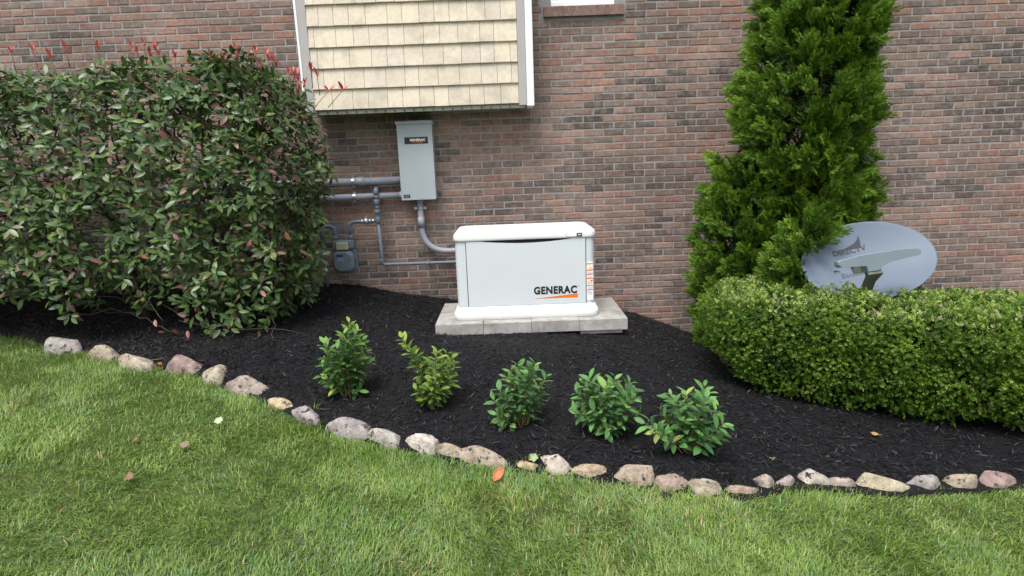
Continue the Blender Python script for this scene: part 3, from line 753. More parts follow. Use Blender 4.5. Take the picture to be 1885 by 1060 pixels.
# ------------------------------------------------------------------ leaf building blocks
def leaf_template(L=1.0, Wd=0.4, tip=1.25, fold=0.12, droop=0.12, n=4):
    """pointed oval leaf along +Y, upper side +Z; n rows, two cells per row"""
    V, Fq, Ft = [(0, 0, 0)], [], []
    rows = []
    for k in range(1, n):
        t = k / n; w = Wd / 2 * math.sin(PI * t ** (1 / tip)) ** 0.85
        z = -droop * t * t * L
        b = len(V); V += [(-w, t * L, z + fold * w), (0, t * L, z), (w, t * L, z + fold * w)]; rows.append(b)
    V.append((0, L, -droop * L)); e = len(V) - 1
    Ft += [(0, rows[0] + 1, rows[0]), (0, rows[0] + 2, rows[0] + 1)]
    for a, b in zip(rows, rows[1:]): Fq += [(a, a + 1, b + 1, b), (a + 1, a + 2, b + 2, b + 1)]
    a = rows[-1]; Ft += [(a, a + 1, e), (a + 1, a + 2, e)]
    return np.array(V), np.array(Fq).reshape(-1, 4), np.array(Ft).reshape(-1, 3)
def frames(Y, Zh):
    """rotation matrices whose +Y is Y and whose +Z is as near Zh as can be"""
    Y = Y / np.linalg.norm(Y, axis=1, keepdims=True)
    X = np.cross(Y, Zh); X /= np.linalg.norm(X, axis=1, keepdims=True) + 1e-9
    Zz = np.cross(X, Y); return np.stack([X, Y, Zz], -1)
def scatter(name, tmpl, R, P, s, col, m, smooth=False):
    """one mesh out of many copies of a template"""
    V, Fq, Ft = tmpl[:3]; n = len(V); N = len(P); wt = tmpl[3] if len(tmpl) > 3 else None
    VV = np.einsum('nij,vj->nvi', R, V) * np.asarray(s).reshape(-1, 1, 1) + P[:, None, :]
    off = (np.arange(N) * n)[:, None, None]; fl, cl = [], []
    for Fx in (Fq, Ft):
        if len(Fx):
            fl.append((Fx[None] + off).reshape(-1, Fx.shape[1])); cl.append(np.repeat(col, len(Fx), 0) * (1 if wt is None else np.tile(wt[:len(Fx)], N)[:, None]))
    return build_mesh(name, VV.reshape(-1, 3), fl, m, np.concatenate(cl), smooth)
def unit(n):
    v = rng.normal(size=(n, 3)); return v / np.linalg.norm(v, axis=1, keepdims=True)
def jitter_col(base, n, amp=0.2, hue=0.08):
    c = np.asarray(base, float); c = np.broadcast_to(c, (n, 3)).copy()
    c *= 1 + rng.uniform(-amp, amp, (n, 1)); c *= 1 + rng.uniform(-hue, hue, (n, 3)); return c
def leaf_parts(parent, variants, R, P, s, vi, name='leaf'):
    for k in range(len(P)):
        o = bpy.data.objects.new(name, variants[vi[k]])
        link(o, parent, P[k]); o.rotation_mode = 'QUATERNION'
        o.rotation_quaternion = Matrix(R[k].tolist()).to_quaternion(); o.scale = (float(s[k]),) * 3

# ------------------------------------------------------------------ red-tip hedge (left)
pb_ = (-2.9, -1.1)
pho = thing('photinia_hedge', 'tall clipped red-tip hedge of large glossy leaves left of the beige bay', 'hedge', (pb_[0], pb_[1], float(bed_z(*pb_))))
X0, X1 = -5.9, -1.47
def xr(z): return -.09 + np.interp(z, [0.1, .3, .6, .9, 1.2, 1.6, 2.0, 2.25, 2.45], [-2.05, -1.86, -1.62, -1.52, -1.44, -1.43, -1.50, -1.60, -1.85])
def zt(y): return np.interp(y, [-1.75, -1.2, -.3], [2.32, 2.42, 2.45])
def zb(x): return np.interp(x, [-6, -3.2, -2.6, -2.1, -1.8, -1.5], [.62, .62, .50, .22, .28, .45])
NR = 0; RP, RN = [], []
while NR < 4300:
    n = 6000
    p = np.stack([rng.uniform(X0, -1.35, n), rng.uniform(-1.72, -.40, n), rng.uniform(.2, 2.5, n)], -1)
    rr = xr(p[:, 2]); dR = rr - p[:, 0] - 0.25 * np.abs((p[:, 1] + 1.1) / .6) ** 3
    dF = p[:, 1] + 1.68 - 0.10 * np.abs((p[:, 2] - 1.5)) ** 2; dB = -.42 - p[:, 1]
    dT = zt(p[:, 1]) - p[:, 2]; dBt = p[:, 2] - zb(p[:, 0])
    D = np.stack([dR, dF, dB, dT, dBt], -1)
    lump = (fbm(p * 3.2, 2) - .5) * 0.30
    d = D.min(1) + lump
    keep = (d > 0) & (rng.random(n) < np.exp(-np.minimum(np.minimum(np.maximum(D[:, 0], 0), np.maximum(D[:, 1], 0)), np.maximum(D[:, 3], 0)) / 0.14) * .9 + .03)
    keep &= rng.random(n) < np.clip(.30 + (p[:, 2] - .3) * 0.8, .25, 1) + (p[:, 0] > -2.6) * .3
    k = np.argmin(np.where(np.arange(5) == 2, 9, D)[:, :], 1)
    nm = np.array([[1, 0, .1], [0, -1, .15], [0, 1, 0], [0, -.1, 1], [0, -.8, -.3]])[k]
    RP.append(p[keep]); RN.append(nm[keep]); NR += keep.sum()
RP, RN = np.concatenate(RP)[:4300], np.concatenate(RN)[:4300]
LP, LR, LS, LC = [], [], [], []
per = 6
axis = RN + unit(len(RP)) * .75 + np.array([0, -.1, .35]); axis /= np.linalg.norm(axis, axis=1, keepdims=True)
G0 = 1.42 * np.array([(.044, .080, .021), (.033, .063, .019), (.066, .110, .025), (.044, .085, .030), (.090, .130, .034), (.120, .085, .055), (.120, .055, .045)])
for q in range(per):
    a = q * 2.4 + rng.uniform(0, .6, len(RP)); e1 = np.cross(axis, np.array([.31, .2, .93])); e1 /= np.linalg.norm(e1, axis=1, keepdims=True); e2 = np.cross(axis, e1)
    out = e1 * np.cos(a)[:, None] + e2 * np.sin(a)[:, None]
    rise = rng.uniform(-.1, .75, len(RP))[:, None]
    y = out + axis * rise + unit(len(RP)) * .15 + np.array([0, 0, -.12])
    zz = axis - out * .3 + np.array([0, 0, .55]) + unit(len(RP)) * .2
    LP.append(RP + out * .012 - axis * rng.uniform(0, .05, (len(RP), 1)) + unit(len(RP)) * .02); LR.append(frames(y, zz)); LS.append(rng.uniform(.052, .098, len(RP)))
    ci = rng.choice(7, len(RP), p=[.31, .19, .20, .13, .08, .06, .03])
    LC.append(G0[ci])
LP, LR, LS, LC = map(np.concatenate, (LP, LR, LS, LC))
ok = rng.random(len(LP)) < .9
LP, LR, LS, LC = LP[ok], LR[ok], LS[ok], LC[ok]
T_ph = leaf_template(1, .40, 1.1, .18, .14)
# the leaves that show largest become parts of their own; colour classes share meshes
qc = (LP - np.array(CAM)) @ np.array(CROT); qx = 942.5 + F_PX * qc[:, 0] / -qc[:, 2]; qy = 530 - F_PX * qc[:, 1] / -qc[:, 2]
facing = np.abs(np.einsum('ni,ni->n', LR[:, :, 2], np.array(CAM) - LP)) / np.linalg.norm(LP - np.array(CAM), axis=1)
big = LS * facing / -qc[:, 2] * ((qx > 245) & (qy > 60) & (qy < 660)) * (LP[:, 1] < -1.42)
top = np.argsort(-big)[:300]; mask = np.zeros(len(LP), bool); mask[top] = True
variants = [build_mesh('leaf', T_ph[0], [T_ph[1], T_ph[2]], M['leaf'], np.tile(G0[k] * f, (len(T_ph[1]) + len(T_ph[2]), 1))) for k in range(7) for f in (.85, 1.15)]
ci = np.array([np.argmin(((G0 - c) ** 2).sum(1)) for c in LC[mask]]) * 2 + rng.integers(0, 2, 300)
leaf_parts(pho, variants, LR[mask], LP[mask], LS[mask], ci)
LC = LC * (1 + rng.uniform(-.22, .22, (len(LC), 1)))
tag(put('foliage', scatter('foliage', T_ph, LR[~mask], LP[~mask], LS[~mask], LC[~mask], M['leaf']), pho), kind='stuff')
bb = MB(); roots = [(-2.05, -1.15), (-2.55, -1.0), (-3.1, -1.15), (-3.8, -1.05), (-4.6, -1.1), (-5.3, -1.05)]
def branch(b, p0, p1, r0, r1, wob, n=6, sides=5):
    p0, p1 = Vector(p0), Vector(p1); pth = []
    for k in range(n + 1):
        t = k / n; p = p0.lerp(p1, t); p.z = p0.z + (p1.z - p0.z) * (t ** .8)
        if 0 < k < n: p += Vector((random.uniform(-wob, wob), random.uniform(-wob, wob), random.uniform(-wob, wob)))
        pth.append(p)
    b.tube(pth, [r0 + (r1 - r0) * k / n for k in range(n + 1)], sides)
for x, y in roots:
    z = float(bed_z(x, y)) - .03
    for k in range(4): branch(bb, (x + random.uniform(-.06, .06), y, z), (x + random.uniform(-.5, .5), y + random.uniform(-.3, .3), random.uniform(1.5, 2.2)), .022, .007, .05)
for k in rng.choice(len(RP), 230, replace=False):
    p = RP[k]; r = min(roots, key=lambda q: abs(q[0] - p[0]) + random.uniform(0, .4))
    z0 = float(bed_z(*r)); zs = min(max(z0 + .05, p[2] - random.uniform(.1, .6)), p[2])
    branch(bb, (r[0] + random.uniform(-.15, .15), r[1] + random.uniform(-.1, .1), zs), p, .008, .0025, .035)
for (a, b_) in (((300, 560), (420, 622)), ((330, 590), (560, 614)), ((240, 575), (330, 612)), ((380, 585), (410, 628)), ((440, 580), (420, 636)), ((500, 560), (505, 628)), ((240, 470), (330, 520)), ((240, 500), (300, 590))):
    branch(bb, at_y(*a, -1.35), at_y(*b_, -1.62), .007, .002, .02)
bb.put('branches', M['bark'], pho)
# fresh red shoots
RED = [(.60, .10, .10), (.46, .07, .065), (.64, .17, .15)]
DRED = [(.16, .045, .035), (.22, .07, .04), (.26, .10, .06)]
T_rd = leaf_template(1, .30, 1.1, .4, .02)
rv = [build_mesh('red_leaf', T_rd[0], [T_rd[1], T_rd[2]], M['softleaf'], np.tile(c, (len(T_rd[1]) + len(T_rd[2]), 1))) for c in RED]
shoots = [(242, 78), (252, 84), (264, 68), (272, 84), (284, 76), (292, 88), (276, 92), (388, 92), (433, 80), (437, 92), (464, 93), (470, 86), (492, 92), (502, 96), (509, 106), (410, 97), (478, 106), (548, 128), (571, 114), (583, 128), (605, 160), (632, 158), (530, 122), (540, 126), (322, 96), (345, 98), (552, 150), (560, 140), (180, 80), (120, 78), (60, 84), (90, 92), (20, 86)]
sb = MB()
for px, py in shoots:
    side = px in (605, 632)
    y = random.uniform(-1.55, -1.30); p = at_y(px, py + 7, y); q = p + Vector((random.uniform(-.02, .02), .02, -.15))
    if side: q = at_y(px - 28, py + 40, y)
    sb.tube([q, p.lerp(q, .5), p], [.003, .0025, .002], 5)
    nl_ = random.randint(4, 7) if not side else 4
    for k in range(nl_):
        a = k * 2.4 + random.uniform(-.4, .4); up = Vector((math.cos(a) * random.uniform(.2, .75), math.sin(a) * .6, 1)) if not side else Vector((math.cos(a), math.sin(a) * .6, .6))
        Rm = frames(np.array([up]), np.array([[-math.cos(a), -math.sin(a), .5]])); at = p.lerp(q, random.uniform(0, .38) if not side else .02)
        leaf_parts(pho, rv, Rm, np.array([at]), [random.uniform(.038, .068) * (1.35 if side else 1)], [random.randrange(3)], 'red_leaf')
tag(sb.put('shoot_stems', M['twig'], pho), kind='stuff')
rv2 = [build_mesh('red_leaf', T_ph[0], [T_ph[1], T_ph[2]], M['leaf'], np.tile(c, (nq, 1))) for nq in (len(T_ph[1]) + len(T_ph[2]),) for c in DRED]
for px, py, c in ((345, 608, 1), (330, 614, 0), (290, 612, 1), (285, 588, 2), (415, 636, 2), (395, 570, 0), (480, 535, 2), (360, 575, 2), (455, 445, 1), (463, 440, 0), (525, 425, 2), (260, 470, 1)):
    y = -1.62; p = at_y(px, py, y); R1 = frames(unit(1) + np.array([[.3, -.6, -.3]]), np.array([[0, -.8, .6]]))
    leaf_parts(pho, rv2, R1, np.array([p]), [random.uniform(.06, .085)], [c], 'red_leaf')

# ------------------------------------------------------------------ arborvitae
tx, ty = 2.52, -.92
arb = thing('arborvitae_tree', 'tall dense bright green arborvitae growing against the brick wall at right', 'tree', (tx, ty, float(bed_z(tx, ty))))
def spray_template(seed, n=6):
    r = np.random.default_rng(seed); V, Fq, wt = [], [], []
    def strip(p, d, L, w, k):
        p, d = np.array(p, float), np.array(d, float); d /= np.linalg.norm(d)
        side = np.cross(d, [0, 0, 1.0]); side /= np.linalg.norm(side) + 1e-9
        side = side * math.cos(.6) + np.array([0, 0, 1]) * math.sin(.6) * r.choice([-1, 1])
        m = p + d * L * .5; e = p + d * L + np.array([0, .12 * L, .22 * L]); b = len(V)
        V.extend([p, m - side * w, e, m + side * w]); Fq.append((b, b + 1, b + 2, b + 3)); wt.append(k)
    strip((0, 0, 0), (0, 1, 0), 1, .035, .75)
    for k in range(n):
        t = .10 + .80 * k / (n - 1)
        for sgn in (-1, 1):
            L = (.60 - .42 * t) * r.uniform(.8, 1.25); a = r.uniform(.5, .85)
            d = np.array((sgn * math.sin(a), math.cos(a), r.uniform(-.3, .4)))
            p0 = np.array((0, t, .10 * t * t)); strip(p0, d, L, .046, .92)
            q = p0 + d * L * .45
            strip(q, (sgn * math.sin(a - .8), math.cos(a - .8), r.uniform(-.2, .5)), L * .62, .040, 1.18)
            if k < 4: strip(q, (sgn * math.sin(a + .6), math.cos(a + .6), r.uniform(-.2, .3)), L * .5, .032, 1.05)
    return np.array(V), np.array(Fq), np.zeros((0, 3), int), np.array(wt)
def lobes(p):
    """how far outside the tree's outline (m) and the outward direction"""
    best = None
    out = np.full(len(p), 9.0); nrm = np.zeros_like(p)
    z = p[:, 2]
    ax1 = np.interp(z, [-.3, .8, 1.5, 2.0, 2.8, 4.5], [2.50, 2.52, 2.50, 2.48, 2.55, 2.60]); r1 = np.interp(z, [-.3, .1, .6, 1.2, 2.0, 2.8, 3.6, 4.3, 4.7], [.38, .42, .46, .50, .56, .42, .34, .20, .05])
    for (axx, ayy, r) in ((ax1, ty, r1), (2.02 + 0 * z, -.86, np.interp(z, [-.3, .1, .5, 1.0, 1.35, 1.65, 1.8], [.26, .35, .41, .42, .32, .15, .0])),
                          (2.33 + 0 * z, -1.46, np.interp(z, [.0, .3, .7, 1.05, 1.25], [.12, .26, .30, .22, .0])),
                          (2.94 + 0 * z, -.66, np.interp(z, [-.2, .4, .9, 1.3, 1.6], [.2, .30, .33, .27, .0]))):
        v = np.stack([p[:, 0] - axx, p[:, 1] - ayy], -1); d = np.hypot(v[:, 0], v[:, 1]); s = d - r
        m = s < out; out = np.where(m, s, out)
        nn = np.concatenate([v / (d[:, None] + 1e-6), np.zeros((len(p), 1))], 1); nrm[m] = nn[m]
    return out, nrm
NC = 1380; P_, N_ = [], []; tot = 0
while tot < NC:                              # where each plume starts, spread over the outline
    n = 40000; p = np.stack([rng.uniform(1.45, 3.4, n), rng.uniform(-1.9, -.12, n), rng.uniform(-.15, 4.6, n)], -1)
    o, nn = lobes(p); d = o - (fbm(p * np.array([4.5, 4.5, 3.2]), 2) - .5) * .26
    k = (d < -.07) & (d > -.20) & (nn[:, 1] < .55) & (rng.random(n) < np.where(p[:, 2] > 3.0, .25, 1))
    P_.append(p[k]); N_.append(nn[k]); tot += k.sum()
P_, N_ = np.concatenate(P_)[:NC], np.concatenate(N_)[:NC]
per = 11
cl = N_ * rng.uniform(.55, 1.0, (NC, 1)) + np.array([0, 0, 1]) * rng.uniform(.35, 1.0, (NC, 1)) + unit(NC) * .30; cl /= np.linalg.norm(cl, axis=1, keepdims=True)
ctint = rng.uniform(-.22, .22, (NC, 1)) + (fbm(P_ * 2.2, 2)[:, None] - .5) * .5
P_ = np.repeat(P_, per, 0); N_ = np.repeat(N_, per, 0); cl = np.repeat(cl, per, 0); ctint = np.repeat(ctint, per, 0)
al = rng.uniform(-.04, .10, (len(P_), 1)); P_ = P_ + cl * al + unit(len(P_)) * rng.uniform(.0, .05, (len(P_), 1))
qd = (P_ - np.array(CAM)) @ np.array(CROT); dpx = 942.5 + F_PX * qd[:, 0] / -qd[:, 2]; dpy = 530 - F_PX * qd[:, 1] / -qd[:, 2]
rel = P_ - np.array(dcn); inf = rel @ np.array(N) > -.16                       # growth stops short of the dish's open face
qd = (P_ + cl * .12 - np.array(CAM)) @ np.array(CROT); epx = 942.5 + F_PX * qd[:, 0] / -qd[:, 2]; epy = 530 - F_PX * qd[:, 1] / -qd[:, 2]
hit = inf & (epy > 412) & (epx > 1484) & ((epx - 1487) * 60 + (epy - 470) * 82 > 0) | inf & (dpy > 405) & (dpx > 1478) & ((dpx - 1488) * 60 + (dpy - 474) * 82 > 0)
P_, N_, cl, al, ctint = P_[~hit], N_[~hit], cl[~hit], al[~hit], ctint[~hit]
sz = rng.uniform(.070, .125, len(P_))
yy = cl + unit(len(P_)) * .50
zz = np.cross(yy, np.array([0, 0, 1.0])) + unit(len(P_)) * .9 + N_ * .5
Rm = frames(yy, zz)
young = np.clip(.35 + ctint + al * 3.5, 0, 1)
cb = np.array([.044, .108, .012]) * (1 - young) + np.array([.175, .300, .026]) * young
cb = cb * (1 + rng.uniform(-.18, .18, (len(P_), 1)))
var = rng.integers(0, 4, len(P_))
for v in range(4):
    m = var == v
    tag(put('foliage', scatter('foliage', spray_template(v + 3), Rm[m], P_[m], sz[m], cb[m], M['scale']), arb), kind='stuff')
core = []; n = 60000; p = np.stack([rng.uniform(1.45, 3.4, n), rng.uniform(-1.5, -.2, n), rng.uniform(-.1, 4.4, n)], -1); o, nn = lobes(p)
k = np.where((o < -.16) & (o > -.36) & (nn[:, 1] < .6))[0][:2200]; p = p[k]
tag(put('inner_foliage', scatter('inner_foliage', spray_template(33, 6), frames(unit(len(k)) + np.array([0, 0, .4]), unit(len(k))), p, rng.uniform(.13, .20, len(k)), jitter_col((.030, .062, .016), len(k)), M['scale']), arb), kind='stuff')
tb = MB()
branch(tb, (tx, ty, float(bed_z(tx, ty)) - .05), (tx + .06, ty, 4.3), .07, .015, .02, 8, 8)
branch(tb, (2.1, -.86, float(bed_z(2.1, -.86)) - .05), (2.02, -.86, 1.5), .045, .012, .02, 6, 7)
tb.put('trunk', M['bark'], arb)
lim = MB()
for k in range(70):
    z = random.uniform(.1, 3.9); a = random.uniform(PI * .95, PI * 2.05); r = .42 if z < 2.6 else .3
    c = (2.52, ty) if random.random() < .75 or z > 1.3 else (2.02, -.86)
    branch(lim, (c[0], c[1], z), (c[0] + math.cos(a) * r, c[1] + math.sin(a) * r, z + .28), .011, .003, .02, 4)
lim.put('limbs', M['bark'], arb)

# ------------------------------------------------------------------ boxwood hedge
hxg = thing('boxwood_hedge', 'low clipped boxwood hedge with small pale green leaves in front of the satellite dish', 'hedge', (2.7, -1.95, float(bed_z(2.7, -1.95))))
hyaw = math.radians(-20); hc = np.array([2.98, -2.10]); hxr, hyr = 1.62, .56
def hedge_d(p):
    """distance inside the hedge and outward direction"""
    u = (p[:, 0] - hc[0]) * math.cos(hyaw) + (p[:, 1] - hc[1]) * math.sin(hyaw)
    v = -(p[:, 0] - hc[0]) * math.sin(hyaw) + (p[:, 1] - hc[1]) * math.cos(hyaw)
    t = np.clip((p[:, 2] + .2) / .75, 0, 1)
    hw = np.interp(t, [0, .25, .6, .9, 1.0], [-1.13, -1.27, -1.48, -1.56, -1.53]); fr = np.interp(t, [0, .3, .7, .93, 1.0], [-.38, -.48, -.56, -.55, -.49])
    topz = .575 + .012 * np.sin(u * 6) - 0.05 * np.clip(u / 1.5, -1, 1); bot = -.17 - .04 * u
    D = np.stack([u - hw, 1.7 - u, v - fr, .50 - v, topz - p[:, 2], p[:, 2] - bot], -1)
    rr = .16                                     # rounded where faces meet
    q = np.maximum(rr - D, 0); inside = rr - np.sqrt((np.sort(q, 1)[:, -3:] ** 2).sum(1)); inside = np.where(D.min(1) > rr, D.min(1), inside)
    k = D.argmin(1); ca, sa = math.cos(hyaw), math.sin(hyaw)
    dirs = np.array([[-ca, -sa, .2], [ca, sa, .2], [sa, -ca, .2], [-sa, ca, .2], [0, 0, 1], [sa, -ca, -.5]])
    return inside, dirs[k], k
def twig_template(seed):
    r = np.random.default_rng(seed); V, Fq, Ft = [], [], []
    lv = np.array([(0, 0, 0), (.32, .5, .07), (0, 1, -.04), (-.32, .5, .07)])
    for k in range(10):
        t = .15 + .85 * k / 9; a = k * 2.4 + r.uniform(-.3, .3)
        out = np.array([math.cos(a), 0, math.sin(a)]) * (1 if k < 8 else .35); y = out + np.array([0, .75, 0]); z = np.array([0, 1, 0]) - out * .4
        R1 = frames(np.array([y]), np.array([z]))[0]; b = len(V)
        V.extend((lv @ R1.T) * .47 + np.array([0, t, 0])); Fq.append((b, b + 1, b + 2, b + 3))
    return np.array(V), np.array(Fq).reshape(-1, 4), np.array(Ft).reshape(-1, 3)
P_, N_, K_ = [], [], []; tot = 0; NB = 26000
while tot < NB:
    n = 40000; p = np.stack([rng.uniform(1.1, 4.9, n), rng.uniform(-3.2, -1.0, n), rng.uniform(-.4, .66, n)], -1)
    d, nn, k = hedge_d(p); d = d + (fbm(p * 7, 2) - .5) * .14
    m = (d > 0) & (rng.random(n) < np.where(d < .07, .95, np.where(d < .20, .30, .03))) & (k != 1) & ((p[:, 0] < 3.7) | (rng.random(n) < .35)) & ((k != 3) | (rng.random(n) < .12)) & ((k != 5) | (rng.random(n) < .4))
    m &= ~((p[:, 2] < .05) & (rng.random(n) < .35))
    P_.append(p[m]); N_.append(nn[m]); K_.append(k[m]); tot += m.sum()
P_, N_, K_ = np.concatenate(P_)[:NB], np.concatenate(N_)[:NB], np.concatenate(K_)[:NB]
yy = N_ * .8 + unit(NB) * .95 + np.array([0, 0, .2]); Rm = frames(yy, unit(NB))
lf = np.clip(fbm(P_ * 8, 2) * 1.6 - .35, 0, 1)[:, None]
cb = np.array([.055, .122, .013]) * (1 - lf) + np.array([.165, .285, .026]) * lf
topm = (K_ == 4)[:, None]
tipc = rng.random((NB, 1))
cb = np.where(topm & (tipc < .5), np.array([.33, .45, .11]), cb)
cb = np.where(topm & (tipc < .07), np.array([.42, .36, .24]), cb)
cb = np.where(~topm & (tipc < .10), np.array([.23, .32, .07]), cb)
cb = cb * (1 + rng.uniform(-.22, .22, (NB, 1)))
var = rng.integers(0, 3, NB); sz = rng.uniform(.025, .041, NB)
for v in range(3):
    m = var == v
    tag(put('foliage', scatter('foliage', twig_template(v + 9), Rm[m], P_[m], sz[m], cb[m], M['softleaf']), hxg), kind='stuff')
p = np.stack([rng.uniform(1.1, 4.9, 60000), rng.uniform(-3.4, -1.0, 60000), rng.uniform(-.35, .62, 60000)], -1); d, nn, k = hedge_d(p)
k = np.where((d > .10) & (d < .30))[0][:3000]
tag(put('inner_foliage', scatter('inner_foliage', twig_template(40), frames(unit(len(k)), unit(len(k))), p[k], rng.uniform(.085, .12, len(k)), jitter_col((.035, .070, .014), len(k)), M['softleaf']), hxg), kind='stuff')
hb = MB()
for k in range(90):
    u = random.uniform(-1.4, 1.6); c_ = (hc[0] + u * math.cos(hyaw), hc[1] + u * math.sin(hyaw) + random.uniform(-.1, .1))
    branch(hb, (c_[0], c_[1], float(bed_z(*c_)) - .03), (c_[0] + random.uniform(-.22, .22), c_[1] + random.uniform(-.35, .3), random.uniform(.05, .45)), .012, .003, .02, 4)
hb.put('stems', M['bark'], hxg)

# ------------------------------------------------------------------ the five young shrubs
T_sh = leaf_template(1, .44, 1.0, .22, .22)
GS = 1.22 * np.array([(.055, .135, .030), (.080, .185, .035), (.040, .105, .035), (.115, .225, .045), (.150, .240, .040), (.26, .29, .06)])
GY = 1.22 * np.array([(.095, .165, .028), (.130, .215, .034), (.060, .115, .026), (.170, .255, .045), (.190, .260, .05), (.28, .29, .06)])
GB = 1.22 * np.array([(.060, .150, .042), (.085, .195, .055), (.045, .115, .045), (.110, .230, .065), (.140, .245, .06), (.24, .29, .08)])
nf = len(T_sh[1]) + len(T_sh[2])
SV = {k: [build_mesh('leaf', T_sh[0], [T_sh[1], T_sh[2]], M['softleaf'], np.tile(c * f, (nf, 1))) for c in G for f in (.85, 1.15)] for k, G in (('g', GS), ('y', GY), ('b', GB))}
def shrub(label, base, stems, pal, leaf, dens):
    p0 = at_bed(*base); t = thing('young_shrub', label, 'shrub', p0, 'five young shrubs planted in a row in the mulch')
    sb = MB(); P, R, s, vi = [], [], [], []
    for (px, py) in stems:
        y = p0.y + random.uniform(-.13, .15); tip = at_y(px, py, y)
        st = Vector(p0) + Vector((random.uniform(-.035, .035), random.uniform(-.03, .03), -.02))
        mid = st.lerp(tip, .5); mid.z += random.uniform(-.01, .05); mid.x += (st.x - tip.x) * .12
        pth = [st * (1 - a) ** 2 + mid * 2 * a * (1 - a) + tip * a * a for a in (k / 7 for k in range(8))]
        sb.tube(pth, [.0042 - .0028 * k / 7 for k in range(8)], 5)
        Ls = (tip - st).length; n = max(5, int(Ls * dens))
        for k in range(n):
            a = .20 + .80 * (k + random.random() * .5) / n; a = min(a, .995)
            if a < .38 and random.random() < .5: continue
            c = st * (1 - a) ** 2 + mid * 2 * a * (1 - a) + tip * a * a; d = ((mid - st) * (1 - a) + (tip - mid) * a).normalized()
            e1 = d.orthogonal().normalized(); e2 = d.cross(e1); an_ = k * 2.4 + random.uniform(-.5, .5)
            out = e1 * math.cos(an_) + e2 * math.sin(an_)
            yv = out + d * (.35 + .75 * max(0, a - .6) / .4) + Vector((0, 0, .12)); zv = d - out * .25 + Vector((0, -.12, .45))
            P.append(c); R.append(frames(np.array([yv]), np.array([zv]))[0]); s.append(leaf * random.uniform(.72, 1.15) * (1 if a < .93 else .75))
            cls = random.choices(range(6), [.34, .24, .22, .12, .07, .01] if a < .7 else [.22, .32, .04, .27, .14, .01])[0]
            vi.append(cls * 2 + random.randint(0, 1))
    sb.put('stems', M['twig'], t)
    leaf_parts(t, SV[pal], np.array(R), np.array(P), s, vi)
    return len(P)
shrub('tall narrow young shrub, leftmost of the row, with a low side stem', (640, 728),
      [(643, 592), (655, 605), (632, 612), (668, 625), (648, 628), (676, 642), (620, 640), (597, 630), (664, 660), (600, 662), (612, 668), (635, 660), (590, 690), (670, 690), (605, 715), (665, 718), (640, 705), (625, 690), (590, 672), (655, 700), (680, 665)], 'g', .078, 66)
shrub('yellowish young shrub with one long shoot leaning left, in front of the pad corner', (795, 750),
      [(739, 620), (752, 640), (770, 655), (805, 645), (822, 648), (836, 650), (790, 660), (840, 668), (775, 680), (815, 665), (828, 690), (765, 715), (770, 700), (800, 690), (835, 700), (785, 690), (812, 715), (765, 735)], 'y', .074, 64)
shrub('upright young shrub, middle one of the row of five', (960, 782),
      [(955, 668), (975, 672), (940, 676), (985, 668), (1008, 690), (930, 690), (965, 690), (995, 705), (950, 700), (915, 712), (1000, 725), (925, 730), (908, 735), (975, 715), (990, 745), (912, 762), (918, 772), (985, 770), (945, 735), (965, 740)], 'b', .075, 62)
shrub('broad bushy young shrub, fourth from the left of the row', (1118, 798),
      [(1085, 694), (1072, 700), (1100, 695), (1133, 692), (1160, 700), (1168, 712), (1060, 720), (1115, 710), (1145, 715), (1085, 725), (1168, 730), (1062, 742), (1058, 757), (1180, 757), (1172, 765), (1105, 735), (1135, 740), (1075, 765), (1095, 780), (1120, 790), (1145, 775), (1155, 745), (1090, 755), (1125, 765)], 'b', .082, 56)
shrub('round spreading young shrub, rightmost of the row and nearest the stones', (1270, 833),
      [(1297, 708), (1303, 722), (1232, 722), (1262, 720), (1280, 728), (1245, 735), (1322, 750), (1310, 740), (1215, 760), (1185, 778), (1225, 770), (1335, 780), (1325, 770), (1260, 750), (1290, 755), (1205, 795), (1235, 800), (1330, 808), (1310, 800), (1265, 785), (1290, 790), (1250, 775), (1222, 805), (1300, 815)], 'b', .082, 56)

